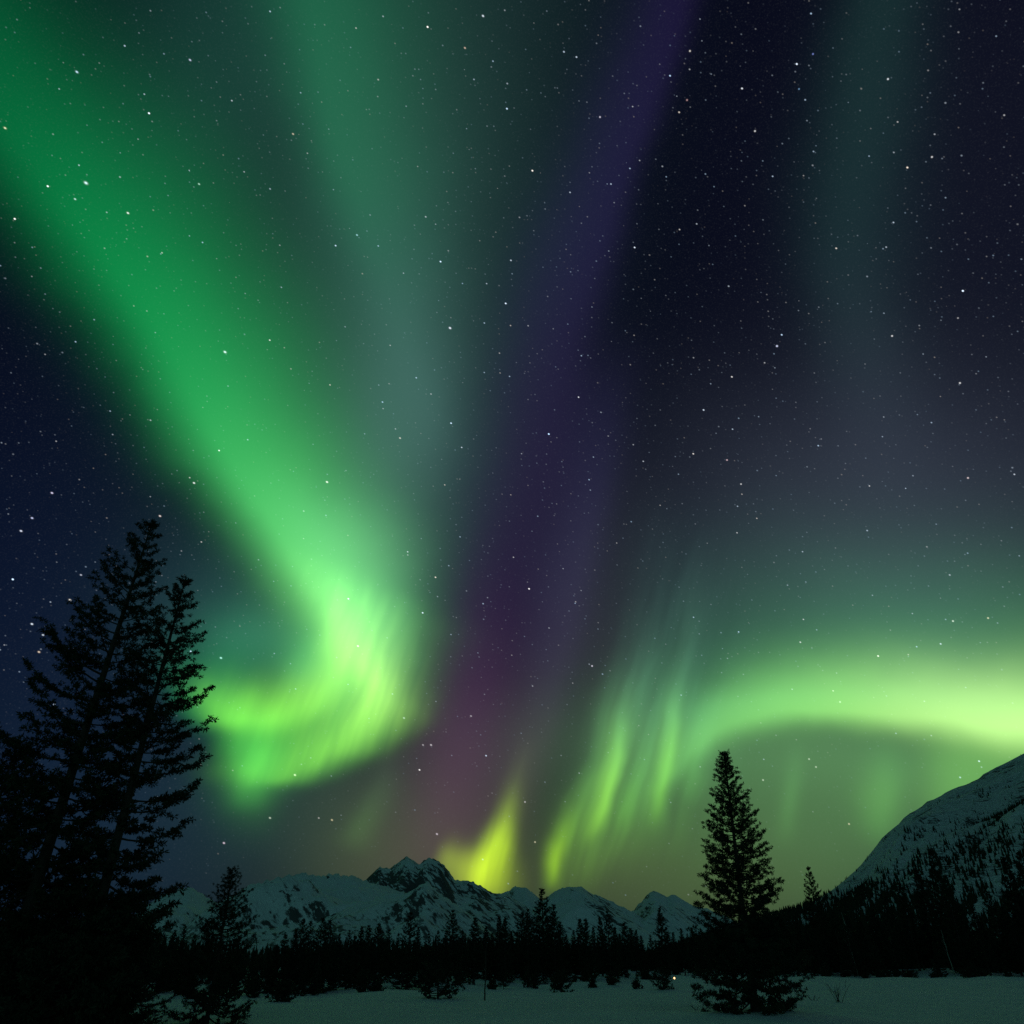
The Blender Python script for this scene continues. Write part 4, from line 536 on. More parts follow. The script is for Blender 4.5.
    ('dark conifer in the wood below the snowy slope', 'conifers below the snowy slope', 1, 59.8, 187.4, 8.7, 3.1, 1.18),
    ('dark conifer in the wood below the snowy slope', 'conifers below the snowy slope', 9, 104.4, 163.5, 13.0, 2.8, 1.46),
    ('dark conifer in the dense treeline beyond the snowfield', 'conifers of the far treeline', 0, 19.6, 135.9, 3.5, 1.4, 1.15),
    ('dark conifer in the wood below the snowy slope', 'conifers below the snowy slope', 9, 61.7, 148.5, 5.7, 2.0, 1.04),
    ('dark conifer in the dense treeline beyond the snowfield', 'conifers of the far treeline', 1, -14.4, 64.4, 1.3, 5.8, 1.45),
    ('dark conifer in the wood below the snowy slope', 'conifers below the snowy slope', 7, 68.2, 196.3, 5.6, 1.4, 1.15),
    ('dark conifer in the dense treeline beyond the snowfield', 'conifers of the far treeline', 4, -9.1, 95.1, 4.0, 5.2, 1.29),
    ('dark conifer in the dense treeline beyond the snowfield', 'conifers of the far treeline', 6, -24.2, 43.7, 1.8, 0.6, 1.17),
    ('dark conifer in the dense treeline beyond the snowfield', 'conifers of the far treeline', 5, -22.1, 58.9, 1.7, 0.2, 1.48),
    ('dark conifer in the wood below the snowy slope', 'conifers below the snowy slope', 7, 52.7, 199.4, 8.2, 5.2, 1.25),
    ('dark conifer in the dense treeline beyond the snowfield', 'conifers of the far treeline', 3, -15.5, 79.2, 2.7, 3.9, 1.2),
    ('dark conifer in the dense treeline beyond the snowfield', 'conifers of the far treeline', 5, -7.5, 81.0, 3.4, 2.6, 1.47),
    ('dark conifer in the dense treeline beyond the snowfield', 'conifers of the far treeline', 9, -19.8, 39.1, 1.9, 4.7, 1.45),
    ('dark conifer in the dense treeline beyond the snowfield', 'conifers of the far treeline', 0, -22.7, 40.5, 1.9, 2.7, 1.15),
    ('dark conifer in the wood below the snowy slope', 'conifers below the snowy slope', 7, 45.9, 178.8, 6.1, 3.9, 1.42),
    ('dark conifer in the dense treeline beyond the snowfield', 'conifers of the far treeline', 4, -21.5, 51.8, 1.3, 2.3, 1.39),
    ('dark conifer in the wood below the snowy slope', 'conifers below the snowy slope', 2, 104.5, 180.3, 12.3, 0.9, 1.4),
    ('dark conifer in the dense treeline beyond the snowfield', 'conifers of the far treeline', 6, 5.9, 101.6, 2.0, 2.0, 1.1),
    ('dark conifer in the dense treeline beyond the snowfield', 'conifers of the far treeline', 3, -25.6, 57.6, 1.9, 5.1, 1.33),
    ('dark conifer in the dense treeline beyond the snowfield', 'conifers of the far treeline', 8, -19.7, 59.7, 2.0, 1.9, 1.17),
    ('dark conifer in the dense treeline beyond the snowfield', 'conifers of the far treeline', 4, 18.9, 127.2, 2.5, 3.0, 1.1),
    ('dark conifer in the wood below the snowy slope', 'conifers below the snowy slope', 0, 102.4, 185.7, 7.9, 0.2, 1.06),
    ('dark conifer in the dense treeline beyond the snowfield', 'conifers of the far treeline', 1, -24.4, 61.3, 1.0, 4.8, 1.45),
    ('dark conifer in the dense treeline beyond the snowfield', 'conifers of the far treeline', 4, 15.0, 132.3, 3.2, 1.9, 1.2),
    ('dark conifer in the dense treeline beyond the snowfield', 'conifers of the far treeline', 3, -23.1, 69.1, 2.6, 5.3, 1.36),
    ('dark conifer in the wood below the snowy slope', 'conifers below the snowy slope', 4, 61.0, 200.4, 6.7, 3.0, 1.34),
    ('dark conifer in the dense treeline beyond the snowfield', 'conifers of the far treeline', 3, -25.3, 39.4, 3.0, 6.0, 1.24),
    ('dark conifer in the wood below the snowy slope', 'conifers below the snowy slope', 5, 80.8, 182.9, 8.2, 1.7, 1.11),
    ('dark conifer in the wood below the snowy slope', 'conifers below the snowy slope', 3, 77.5, 173.4, 10.1, 1.4, 1.0),
    ('dark conifer in the dense treeline beyond the snowfield', 'conifers of the far treeline', 4, -15.3, 60.3, 2.1, 5.3, 1.07),
    ('dark conifer in the wood below the snowy slope', 'conifers below the snowy slope', 9, 53.9, 157.9, 6.9, 3.1, 1.44),
    ('dark conifer in the dense treeline beyond the snowfield', 'conifers of the far treeline', 8, 27.3, 159.0, 3.4, 4.1, 1.34),
    ('dark conifer in the dense treeline beyond the snowfield', 'conifers of the far treeline', 0, 30.9, 166.5, 2.9, 3.5, 1.3),
    ('dark conifer in the dense treeline beyond the snowfield', 'conifers of the far treeline', 5, 32.1, 156.2, 4.2, 0.8, 1.22),
    ('dark conifer in the dense treeline beyond the snowfield', 'conifers of the far treeline', 7, 8.0, 97.8, 1.9, 1.1, 1.27),
    ('dark conifer in the dense treeline beyond the snowfield', 'conifers of the far treeline', 5, -22.3, 57.4, 2.9, 2.0, 1.06),
    ('dark conifer in the dense treeline beyond the snowfield', 'conifers of the far treeline', 4, -21.0, 63.6, 2.5, 0.4, 1.2),
    ('dark conifer in the wood below the snowy slope', 'conifers below the snowy slope', 0, 95.3, 152.1, 12.8, 4.8, 1.48),
    ('dark conifer in the dense treeline beyond the snowfield', 'conifers of the far treeline', 2, 18.1, 120.2, 3.8, 2.3, 1.31),
    ('dark conifer in the dense treeline beyond the snowfield', 'conifers of the far treeline', 3, 22.9, 151.0, 4.6, 3.6, 1.39),
    ('dark conifer in the dense treeline beyond the snowfield', 'conifers of the far treeline', 2, 33.8, 159.7, 4.1, 4.8, 1.23),
    ('dark conifer in the wood below the snowy slope', 'conifers below the snowy slope', 3, 90.3, 157.0, 11.5, 6.0, 1.04),
    ('dark conifer in the wood below the snowy slope', 'conifers below the snowy slope', 2, 66.5, 182.6, 8.8, 0.1, 1.35),
    ('dark conifer in the dense treeline beyond the snowfield', 'conifers of the far treeline', 6, 35.6, 150.2, 3.2, 2.8, 1.09),
    ('dark conifer in the dense treeline beyond the snowfield', 'conifers of the far treeline', 8, -21.3, 43.4, 2.2, 4.0, 1.43),
    ('dark conifer in the wood below the snowy slope', 'conifers below the snowy slope', 8, 57.4, 203.6, 6.9, 2.0, 1.38),
    ('dark conifer in the dense treeline beyond the snowfield', 'conifers of the far treeline', 4, 12.3, 104.9, 2.5, 1.7, 1.15),
    ('dark conifer in the wood below the snowy slope', 'conifers below the snowy slope', 7, 64.9, 158.6, 7.6, 1.5, 1.21),
    ('dark conifer in the dense treeline beyond the snowfield', 'conifers of the far treeline', 4, -20.0, 54.5, 2.6, 4.8, 1.47),
    ('dark conifer in the dense treeline beyond the snowfield', 'conifers of the far treeline', 1, -13.3, 71.4, 2.7, 3.3, 1.32),
    ('dark conifer in the dense treeline beyond the snowfield', 'conifers of the far treeline', 2, -28.6, 48.4, 1.9, 3.4, 1.44),
    ('dark conifer in the dense treeline beyond the snowfield', 'conifers of the far treeline', 0, -18.2, 77.6, 2.8, 0.7, 1.42),
    ('dark conifer in the dense treeline beyond the snowfield', 'conifers of the far treeline', 8, 3.7, 100.0, 2.2, 2.9, 1.45),
    ('dark conifer in the wood below the snowy slope', 'conifers below the snowy slope', 1, 79.1, 148.1, 7.1, 2.7, 1.48),
    ('dark conifer in the dense treeline beyond the snowfield', 'conifers of the far treeline', 8, -27.9, 43.8, 1.6, 4.9, 1.12),
    ('dark conifer in the dense treeline beyond the snowfield', 'conifers of the far treeline', 8, -7.6, 78.6, 3.6, 1.2, 1.34),
    ('dark conifer in the dense treeline beyond the snowfield', 'conifers of the far treeline', 9, -3.0, 97.6, 1.8, 2.5, 1.01),
    ('dark conifer in the dense treeline beyond the snowfield', 'conifers of the far treeline', 3, 37.0, 160.6, 4.1, 1.4, 1.24),
    ('dark conifer in the dense treeline beyond the snowfield', 'conifers of the far treeline', 6, -18.0, 56.5, 2.5, 0.3, 1.44),
    ('dark conifer in the wood below the snowy slope', 'conifers below the snowy slope', 9, 94.7, 165.7, 8.5, 0.9, 1.18),
    ('dark conifer in the dense treeline beyond the snowfield', 'conifers of the far treeline', 7, 46.0, 187.3, 4.7, 3.6, 1.43),
]
BUSHES = [
    ('round dark pine bush spread on the snow below the twin peaks', None, -4.5, 54.3, 1.71, 1.55, 31),
    ('small bushy pine at the snow edge right of the yellow glow', None, 4.0, 72.8, 1.6, 0.9, 32),
    ('low dark seedling pine near the tiny lamp', None, 11.7, 83.7, 0.72, 0.45, 33),
    ('spreading low pine beside the tiny lamp', None, 13.5, 79.7, 1.6, 1.1, 34),
    ('low pine bush on the snow at the left, right of the ragged conifer', None, -12.3, 48.2, 0.82, 0.8, 35),
    ('seedling pine poking from the snow at the edge of the wood', 'seedling pines along the edge of the wood', 7.9, 87.2, 0.97, 0.35, 40),
    ('seedling pine poking from the snow at the edge of the wood', 'seedling pines along the edge of the wood', 10.0, 89.8, 1.1, 0.57, 41),
    ('seedling pine poking from the snow at the edge of the wood', 'seedling pines along the edge of the wood', 1.5, 88.0, 1.78, 0.4, 42),
    ('seedling pine poking from the snow at the edge of the wood', 'seedling pines along the edge of the wood', 18.5, 121.6, 0.98, 0.42, 43),
    ('seedling pine poking from the snow at the edge of the wood', 'seedling pines along the edge of the wood', 19.4, 125.0, 0.98, 0.61, 44),
    ('seedling pine poking from the snow at the edge of the wood', 'seedling pines along the edge of the wood', 61.8, 139.5, 1.03, 0.54, 45),
    ('seedling pine poking from the snow at the edge of the wood', 'seedling pines along the edge of the wood', 6.8, 96.6, 0.79, 0.37, 46),
    ('seedling pine poking from the snow at the edge of the wood', 'seedling pines along the edge of the wood', 51.6, 159.5, 0.94, 0.32, 47),
    ('seedling pine poking from the snow at the edge of the wood', 'seedling pines along the edge of the wood', 59.4, 156.5, 1.06, 0.51, 48),
    ('seedling pine poking from the snow at the edge of the wood', 'seedling pines along the edge of the wood', 69.0, 145.2, 0.65, 0.7, 49),
    ('seedling pine poking from the snow at the edge of the wood', 'seedling pines along the edge of the wood', 2.2, 85.5, 1.23, 0.45, 50),
    ('seedling pine poking from the snow at the edge of the wood', 'seedling pines along the edge of the wood', -1.7, 78.6, 0.7, 0.43, 51),
    ('seedling pine poking from the snow at the edge of the wood', 'seedling pines along the edge of the wood', 59.9, 138.2, 0.93, 0.39, 52),
    ('seedling pine poking from the snow at the edge of the wood', 'seedling pines along the edge of the wood', 72.4, 150.4, 1.48, 0.43, 53),
    ('seedling pine poking from the snow at the edge of the wood', 'seedling pines along the edge of the wood', -13.2, 60.0, 1.76, 0.34, 54),
    ('seedling pine poking from the snow at the edge of the wood', 'seedling pines along the edge of the wood', -10.9, 65.3, 1.41, 0.61, 55),
    ('seedling pine poking from the snow at the edge of the wood', 'seedling pines along the edge of the wood', -10.0, 65.8, 1.01, 0.69, 56),
    ('seedling pine poking from the snow at the edge of the wood', 'seedling pines along the edge of the wood', -4.9, 81.1, 1.67, 0.31, 57),
    ('seedling pine poking from the snow at the edge of the wood', 'seedling pines along the edge of the wood', 58.8, 147.4, 0.64, 0.6, 58),
    ('seedling pine poking from the snow at the edge of the wood', 'seedling pines along the edge of the wood', 18.3, 121.8, 1.25, 0.58, 59),
    ('seedling pine poking from the snow at the edge of the wood', 'seedling pines along the edge of the wood', 58.0, 155.2, 1.62, 0.52, 60),
    ('seedling pine poking from the snow at the edge of the wood', 'seedling pines along the edge of the wood', 74.7, 142.8, 1.66, 0.35, 61),
    ('seedling pine poking from the snow at the edge of the wood', 'seedling pines along the edge of the wood', 20.3, 126.3, 1.48, 0.58, 62),
    ('seedling pine poking from the snow at the edge of the wood', 'seedling pines along the edge of the wood', 73.2, 131.1, 1.41, 0.38, 63),
    ('seedling pine poking from the snow at the edge of the wood', 'seedling pines along the edge of the wood', 4.0, 83.7, 1.29, 0.49, 64),
    ('seedling pine poking from the snow at the edge of the wood', 'seedling pines along the edge of the wood', 60.9, 147.3, 1.36, 0.53, 65),
    ('seedling pine poking from the snow at the edge of the wood', 'seedling pines along the edge of the wood', 66.1, 146.3, 1.21, 1.04, 66),
    ('seedling pine poking from the snow at the edge of the wood', 'seedling pines along the edge of the wood', 48.0, 145.6, 2.01, 0.58, 67),
    ('seedling pine poking from the snow at the edge of the wood', 'seedling pines along the edge of the wood', 67.5, 129.4, 1.92, 0.73, 68),
    ('seedling pine poking from the snow at the edge of the wood', 'seedling pines along the edge of the wood', 75.2, 146.6, 2.29, 0.94, 69),
    ('seedling pine poking from the snow at the edge of the wood', 'seedling pines along the edge of the wood', 66.8, 139.9, 2.51, 0.56, 70),
    ('seedling pine poking from the snow at the edge of the wood', 'seedling pines along the edge of the wood', 61.3, 136.7, 0.85, 0.58, 71),
    ('seedling pine poking from the snow at the edge of the wood', 'seedling pines along the edge of the wood', 72.0, 136.0, 0.9, 1.02, 72),
    ('seedling pine poking from the snow at the edge of the wood', 'seedling pines along the edge of the wood', 52.5, 148.1, 2.05, 0.91, 73),
    ('seedling pine poking from the snow at the edge of the wood', 'seedling pines along the edge of the wood', 57.5, 135.7, 1.02, 0.84, 74),
    ('seedling pine poking from the snow at the edge of the wood', 'seedling pines along the edge of the wood', 66.4, 129.5, 1.02, 1.1, 75),
    ('seedling pine poking from the snow at the edge of the wood', 'seedling pines along the edge of the wood', 47.9, 152.8, 1.56, 1.18, 76),
    ('seedling pine poking from the snow at the edge of the wood', 'seedling pines along the edge of the wood', 59.4, 141.6, 1.19, 1.07, 77),
]
BARE_TREES = [
    ('birch_tree', 'pale bare birch stem leaning against the dark wood, left of the two', 'tree', 59.2, 151.6, 9.66, 0.1, 51, -0.06, 'pale', 16),
    ('birch_tree', 'greyer thin birch stem against the dark wood, right of the two', 'tree', 75.8, 151.6, 7.03, 0.09, 52, -0.08, 'pale', 12),
    ('dead_sapling', 'thin straight leafless sapling standing out from the treeline', 'sapling', -1.6, 52.6, 3.05, 0.05, 53, 0.0, 'dark', 8),
]
SHRUBS = [
    ('leafless shrub of thin fanned stems on the snow, right of the lone conifer', 16.5, 45.6, 0.95, 9, 61, 0.5),
    ('tuft of a few bent twigs close to the right side of the lone conifer', 15.7, 46.9, 0.35, 5, 62, 1.1),
    ('few bent twigs sticking from the snow left of the lone conifer', 7.9, 37.7, 0.24, 4, 63, 1.3),
]
LAMP = (22.6, 123.6)

# ------------------------------------------------------------------ helpers: mesh, naming, materials
def mesh(name, verts, faces, mat=None, smooth=False):
    """verts (N,3) array, faces (M,k) array of one k, or list of such arrays"""
    fl = faces if isinstance(faces, list) else [faces]
    fl = [np.asarray(f, dtype=np.int32) for f in fl if len(f)]
    me = bpy.data.meshes.new(name); v = np.asarray(verts, dtype=np.float32)
    me.vertices.add(len(v)); me.vertices.foreach_set('co', v.ravel())
    loops = np.concatenate([f.ravel() for f in fl]); tot = np.concatenate([np.full(len(f), f.shape[1], np.int32) for f in fl])
    st = np.concatenate([[0], np.cumsum(tot)[:-1]]).astype(np.int32)
    me.loops.add(len(loops)); me.loops.foreach_set('vertex_index', loops)
    me.polygons.add(len(tot)); me.polygons.foreach_set('loop_start', st); me.polygons.foreach_set('loop_total', tot)
    if smooth: me.polygons.foreach_set('use_smooth', np.ones(len(tot), dtype=bool))
    me.update(calc_edges=True); me.validate()
    if mat: me.materials.append(mat)
    return me
def obj(name, me, parent=None, loc=(0, 0, 0)):
    o = bpy.data.objects.new(name, me); C.objects.link(o); o.parent = parent; o.location = loc; return o
def thing(name, label, cat, loc=(0, 0, 0), rotz=0, group=None, scale=1.0):
    o = bpy.data.objects.new(name, None); C.objects.link(o); o.empty_display_size = .3
    o.location = loc; o.rotation_euler = (0, 0, rotz); o.scale = (scale,) * 3 if not isinstance(scale, tuple) else scale
    o['label'] = label; o['category'] = cat
    if group: o['group'] = group
    return o
def dup(src, label, loc, rotz, scale, group=None):
    r = src.copy(); C.objects.link(r); r.location = loc; r.rotation_euler = (0, 0, rotz); r.scale = scale; r['label'] = label
    if group: r['group'] = group
    elif 'group' in r: del r['group']
    for ch in list(src.children):
        c = ch.copy(); C.objects.link(c); c.parent = r
    return r
def material(name):
    m = bpy.data.materials.new(name); m.use_nodes = True; t = m.node_tree
    for n in list(t.nodes): t.nodes.remove(n)
    out = t.nodes.new('ShaderNodeOutputMaterial'); b = t.nodes.new('ShaderNodeBsdfPrincipled'); t.links.new(b.outputs[0], out.inputs[0])
    return m, t, b
def use(t):                                            # point the node helpers of the sky at another tree
    global NT, LK
    NT = t; LK = t.links.new
def mix(f, a, b):
    n = NT.nodes.new('ShaderNodeMix'); n.data_type = 'RGBA'; sock(n.inputs[0], f)
    sock(n.inputs[6], a if hasattr(a, 'is_output') else tuple(a) + (1,)); sock(n.inputs[7], b if hasattr(b, 'is_output') else tuple(b) + (1,)); return n.outputs[2]
def smooth(x, a, b):
    n = NT.nodes.new('ShaderNodeMapRange'); n.interpolation_type = 'SMOOTHSTEP'; sock(n.inputs[0], x)
    n.inputs[1].default_value = a; n.inputs[2].default_value = b; return n.outputs[0]
def bump(b, h, strength, dist):
    n = NT.nodes.new('ShaderNodeBump'); n.inputs['Strength'].default_value = strength; n.inputs['Distance'].default_value = dist
    sock(n.inputs['Height'], h); NT.links.new(n.outputs[0], b.inputs['Normal'])

SNOW = (.74, .79, .82); ROCK = (.030, .031, .033)
def snow_mat():
    m, t, b = material('snow'); use(t)
    g = t.nodes.new('ShaderNodeNewGeometry').outputs['Position']
    n1 = NOISE(g, .35, 4)[0]; n2 = NOISE(V('MULTIPLY', g, (1, 2.4, 1)), 1.6, 5, .6)[0]; n3 = NOISE(g, 22.0, 3, .6)[0]
    LK(mix(smooth(n1, .35, .7), SNOW, (.66, .72, .77)), b.inputs['Base Color']); b.inputs['Roughness'].default_value = .75
    b.inputs['Specular IOR Level'].default_value = .2
    bump(b, M('ADD', M('MULTIPLY', n2, .16), M('MULTIPLY', n3, .006)), .9, 1.0)
    return m
def mountain_mat(name, rock, freq, scrub_top, scrub=.5, shear=.9, stretch=.4):
    """snow with rock where it is steep or wind-scoured, streaked down the fall line; scrub low down"""
    m, t, b = material(name); use(t)
    geo = t.nodes.new('ShaderNodeNewGeometry'); p = geo.outputs['Position']; z = SEP(p)[2]
    nz = SEP(geo.outputs['Normal'])[2]
    pp = SEP(p); q = XYZ(M('ADD', pp[0], M('MULTIPLY', z, shear)), M('MULTIPLY', pp[1], stretch), M('MULTIPLY', z, .45))
    big = NOISE(q, freq, 3, .55)[0]; mid = NOISE(V('MULTIPLY', q, (1, .6, .5)), freq * 5.5, 4, .65)[0]; fine = NOISE(V('MULTIPLY', q, (1, 1.5, 1.2)), freq * 15, 3, .65)[0]
    s = M('ADD', M('MULTIPLY', M('SUBTRACT', big, .5), 1.5), M('MULTIPLY', M('SUBTRACT', mid, .5), 1.7))
    s = M('ADD', s, M('MULTIPLY', M('SUBTRACT', fine, .5), 1.6))
    s = M('ADD', s, M('MULTIPLY', M('SUBTRACT', .86, nz), 1.0))
    rk = smooth(s, .42 - rock, .64 - rock)
    low = smooth(z, scrub_top, scrub_top * .35)
    sc = smooth(M('ADD', M('MULTIPLY', M('SUBTRACT', fine, .5), 1.6), M('MULTIPLY', M('SUBTRACT', mid, .5), 1.2)), .36 - scrub * .5, .5 - scrub * .5)
    f = M('MAXIMUM', M('MULTIPLY', rk, .93), M('MULTIPLY', M('MULTIPLY', sc, low), .9))
    LK(mix(f, SNOW, mix(mid, ROCK, (.05, .05, .05))), b.inputs['Base Color']); b.inputs['Roughness'].default_value = .85
    b.inputs['Specular IOR Level'].default_value = .1
    bump(b, M('ADD', M('MULTIPLY', mid, 30.0), M('MULTIPLY', fine, 7.0)), .8, 1.0)
    return m
M_SNOW = snow_mat()

# ------------------------------------------------------------------ ground: one snow sheet out to the horizon
from mathutils import noise as mn
def ground_z(x, y):
    d = math.hypot(x, y)
    a = min(d / 14.0, 1.0)
    z = .34 * mn.noise(Vector((x * .045, y * .045, 3.1))) * a + .07 * mn.noise(Vector((x * .19, y * .24, 8.7)))
    e = max(0.0, min(1.0, (d - 48) / 40)) * max(0.0, 1 - max(0.0, d - 220) / 200)
    if d > 45:                                                                    # the snow banks up a little under the trees
        ed = float(np.interp(math.degrees(math.atan2(x, y)), EDGE_AZ, EDGE_D)) if y > 0 else 120.0
        q = max(0.0, min(1.0, (d - ed) / 45)); z += 1.1 * q * q * (3 - 2 * q) * (1 if d < 300 else max(0, 1 - (d - 300) / 110))
    z += e * .8 * max(0.0, mn.noise(Vector((x * .11, y * .11, 1.3))) + .1)       # drifts along the edge of the wood
    return z
def build_ground():
    rs = np.concatenate([[0.0], np.geomspace(1.0, 260, 190), np.geomspace(280, 30000, 40)]); na = 400
    # denser where the meadow lies ahead
    u = np.linspace(0, 1, na, endpoint=False); az = 2 * math.pi * (u - .13 * np.sin(2 * math.pi * u) )
    V_ = []; F_ = []
    for r in rs:
        for a in az:
            x, y = r * math.sin(a), r * math.cos(a)
            V_.append((x, y, ground_z(x, y) if r < 420 else 0.0))
    n = na
    for i in range(len(rs) - 1):
        for j in range(n):
            k = (j + 1) % n
            F_.append((i * n + j, (i + 1) * n + j, (i + 1) * n + k, i * n + k))
    o = obj('snow_field', mesh('snow_field', V_, np.array(F_), M_SNOW, True)); o['kind'] = 'structure'
build_ground()

# ------------------------------------------------------------------ mountains: ridge lines in (bearing, elevation) degrees at a distance
def pchip(xs, ys, x):
    return float(np.interp(x, xs, ys))
def mountain(ridge, D, width, mat, seed, rough=1.0, n=220, m=60, expo=1.25, foot=0.0, back=.7):
    """a massif whose crest follows `ridge`; D = crest distance, width = run of the near flank, in metres"""
    az = [r[0] for r in ridge]; el = [r[1] for r in ridge]
    A = np.linspace(az[0], az[-1], n); V_ = []; F_ = []
    rows = list(np.linspace(-back, 0, 14)[:-1]) + list(np.linspace(0, 1, m))
    k = np.ones(5) / 5
    E = np.interp(A, az, el); E = np.convolve(np.pad(E, 2, mode='edge'), np.array([.06, .24, .4, .24, .06]), 'valid')
    Dd = np.interp(A, az, D) if isinstance(D, (list, tuple)) else np.full(n, float(D))
    W = np.interp(A, az, width) if isinstance(width, (list, tuple)) else np.full(n, float(width))
    for i in range(n):
        H = Dd[i] * math.tan(R(E[i])) + CAM_Z
        ca, sa = math.cos(R(A[i])), math.sin(R(A[i]))
        for q in rows:
            r = Dd[i] - W[i] * q
            x, y = r * sa, r * ca
            if q >= 0: h = H * max(1 - q, 0.0) ** expo
            else: h = H * (1 + q * .9 / back) 
            g = W[i]
            s = mn.ridged_multi_fractal(Vector((x / g * 2.2, y / g * 2.2, seed)), .9, 2.1, 5, 1.0, 2.0) - 1.0
            f = mn.fractal(Vector((x / g * 7, y / g * 7, seed + 5)), 1.0, 2.0, 4)
            env = max(math.sin(min(max(q, 0), 1) * math.pi), 0) ** .7
            h += H * rough * (.20 * s * env + .05 * f * (env + .12 * (1 if abs(q) < .02 else 0)) ) 
            if abs(q) < 1e-6: h += H * .022 * max(rough, .6) * mn.fractal(Vector((A[i] * 3.1, seed, 0)), .8, 2.2, 4)
            V_.append((x, y, max(h, 0) - 4 - foot))
    w = len(rows)
    for i in range(n - 1):
        for j in range(w - 1):
            F_.append((i * w + j, i * w + j + 1, (i + 1) * w + j + 1, (i + 1) * w + j))
    o = obj('mountain', mesh('mountain', V_, np.array(F_), mat, True)); o['kind'] = 'structure'
    return np.array(V_).reshape(n, w, 3)
M_DOME = mountain_mat('snowy_dome', .29, .0024, 300, .7)
M_PEAK = mountain_mat('rocky_peak', .52, .0030, 150, .4)
M_FAR = mountain_mat('far_snow', .27, .0022, 140, .3)
M_SLOPE = mountain_mat('near_slope', .33, .0075, 200, .2, -1.2, 1.0)
for args in MOUNTAINS:
    nm, ridge, D, wid, sd, rg, ex = args
    mountain(ridge, D, wid, {'dome': M_DOME, 'peak': M_PEAK, 'far': M_FAR}[nm], sd, rg, expo=ex)
SLOPE = mountain(NEAR_SLOPE, NEAR_SLOPE_D, NEAR_SLOPE_W, M_SLOPE, 9.3, .6, n=260, m=90, expo=1.12)

# ------------------------------------------------------------------ conifers
def bark_mat():
    m, t, b = material('bark'); use(t)
    g = t.nodes.new('ShaderNodeTexCoord').outputs['Object']
    n = NOISE(V('MULTIPLY', g, (1, 1, .25)), 14.0, 5, .65)[0]
    LK(mix(n, (.025, .018, .013), (.075, .055, .042)), b.inputs['Base Color']); b.inputs['Roughness'].default_value = .9
    bump(b, n, .8, .03); return m
def needle_mat(name, a, c):
    m, t, b = material(name); use(t)
    g = t.nodes.new('ShaderNodeTexCoord').outputs['Object']
    n = NOISE(g, 1.7, 3)[0]
    LK(mix(smooth(n, .3, .7), a, c), b.inputs['Base Color']); b.inputs['Roughness'].default_value = .7
    b.inputs['Specular IOR Level'].default_value = .15; return m
def birch_mat():
    m, t, b = material('pale_bark'); use(t)
    g = t.nodes.new('ShaderNodeTexCoord').outputs['Object']
    n = NOISE(V('MULTIPLY', g, (1, 1, 3.0)), 5.0, 4, .6)[0]
    LK(mix(smooth(n, .5, .62), (.42, .42, .36), (.07, .065, .055)), b.inputs['Base Color']); b.inputs['Roughness'].default_value = .8; return m
M_BARK = bark_mat(); M_BIRCH = birch_mat()
M_NEEDLE = needle_mat('needles', (.022, .034, .018), (.036, .050, .026))
M_NEEDLE2 = needle_mat('needles_far', (.018, .028, .016), (.030, .042, .022))

def tubes(paths, sides):
    """paths: list of (points (k,3), radii (k,)) -> verts, faces"""
    V_ = []; F_ = []; base = 0
    for pts, rad in paths:
        k = len(pts); t = np.gradient(pts, axis=0); t /= np.linalg.norm(t, axis=1)[:, None] + 1e-9
        ref = np.array((0, 0, 1.0)) if abs(t[0][2]) < .8 else np.array((1.0, 0, 0))
        a = np.cross(t, ref); a /= np.linalg.norm(a, axis=1)[:, None] + 1e-9; b = np.cross(t, a)
        th = np.linspace(0, 2 * math.pi, sides, endpoint=False)
        ring = pts[:, None, :] + rad[:, None, None] * (np.cos(th)[None, :, None] * a[:, None, :] + np.sin(th)[None, :, None] * b[:, None, :])
        V_.append(ring.reshape(-1, 3))
        i = np.arange(k - 1)[:, None] * sides; j = np.arange(sides)[None, :]; j2 = (j + 1) % sides
        F_.append((base + np.stack([i + j, i + j2, i + sides + j2, i + sides + j], -1)).reshape(-1, 4)); base += k * sides
    return np.concatenate(V_), np.concatenate(F_)
def needles(P_, A_, size, k, wid, rng):
    """tufts of k needle blades round each axis: P_ (N,3) base points, A_ (N,3) axes, size (N,)"""
    N = len(P_)
    A_ = A_ / (np.linalg.norm(A_, axis=1)[:, None] + 1e-9)
    r = rng.normal(size=(N, k, 3)); r /= np.linalg.norm(r, axis=2)[:, :, None] + 1e-9
    d = A_[:, None, :] * rng.uniform(.0, .5, (N, k, 1)) + r
    d /= np.linalg.norm(d, axis=2)[:, :, None] + 1e-9
    L = size[:, None, None] * rng.uniform(.42, .62, (N, k, 1))
    s = np.cross(d, rng.normal(size=(N, k, 3))); s /= np.linalg.norm(s, axis=2)[:, :, None] + 1e-9
    o = P_[:, None, :] + A_[:, None, :] * size[:, None, None] * rng.uniform(-.25, .35, (N, k, 1))
    w = wid * size[:, None, None]
    q = np.stack([o, o + d * L * .6 + s * w, o + d * L, o + d * L * .6 - s * w], 2)      # (N,k,4,3)
    v = q.reshape(-1, 3); f = np.arange(len(v)).reshape(-1, 4)
    return v, f
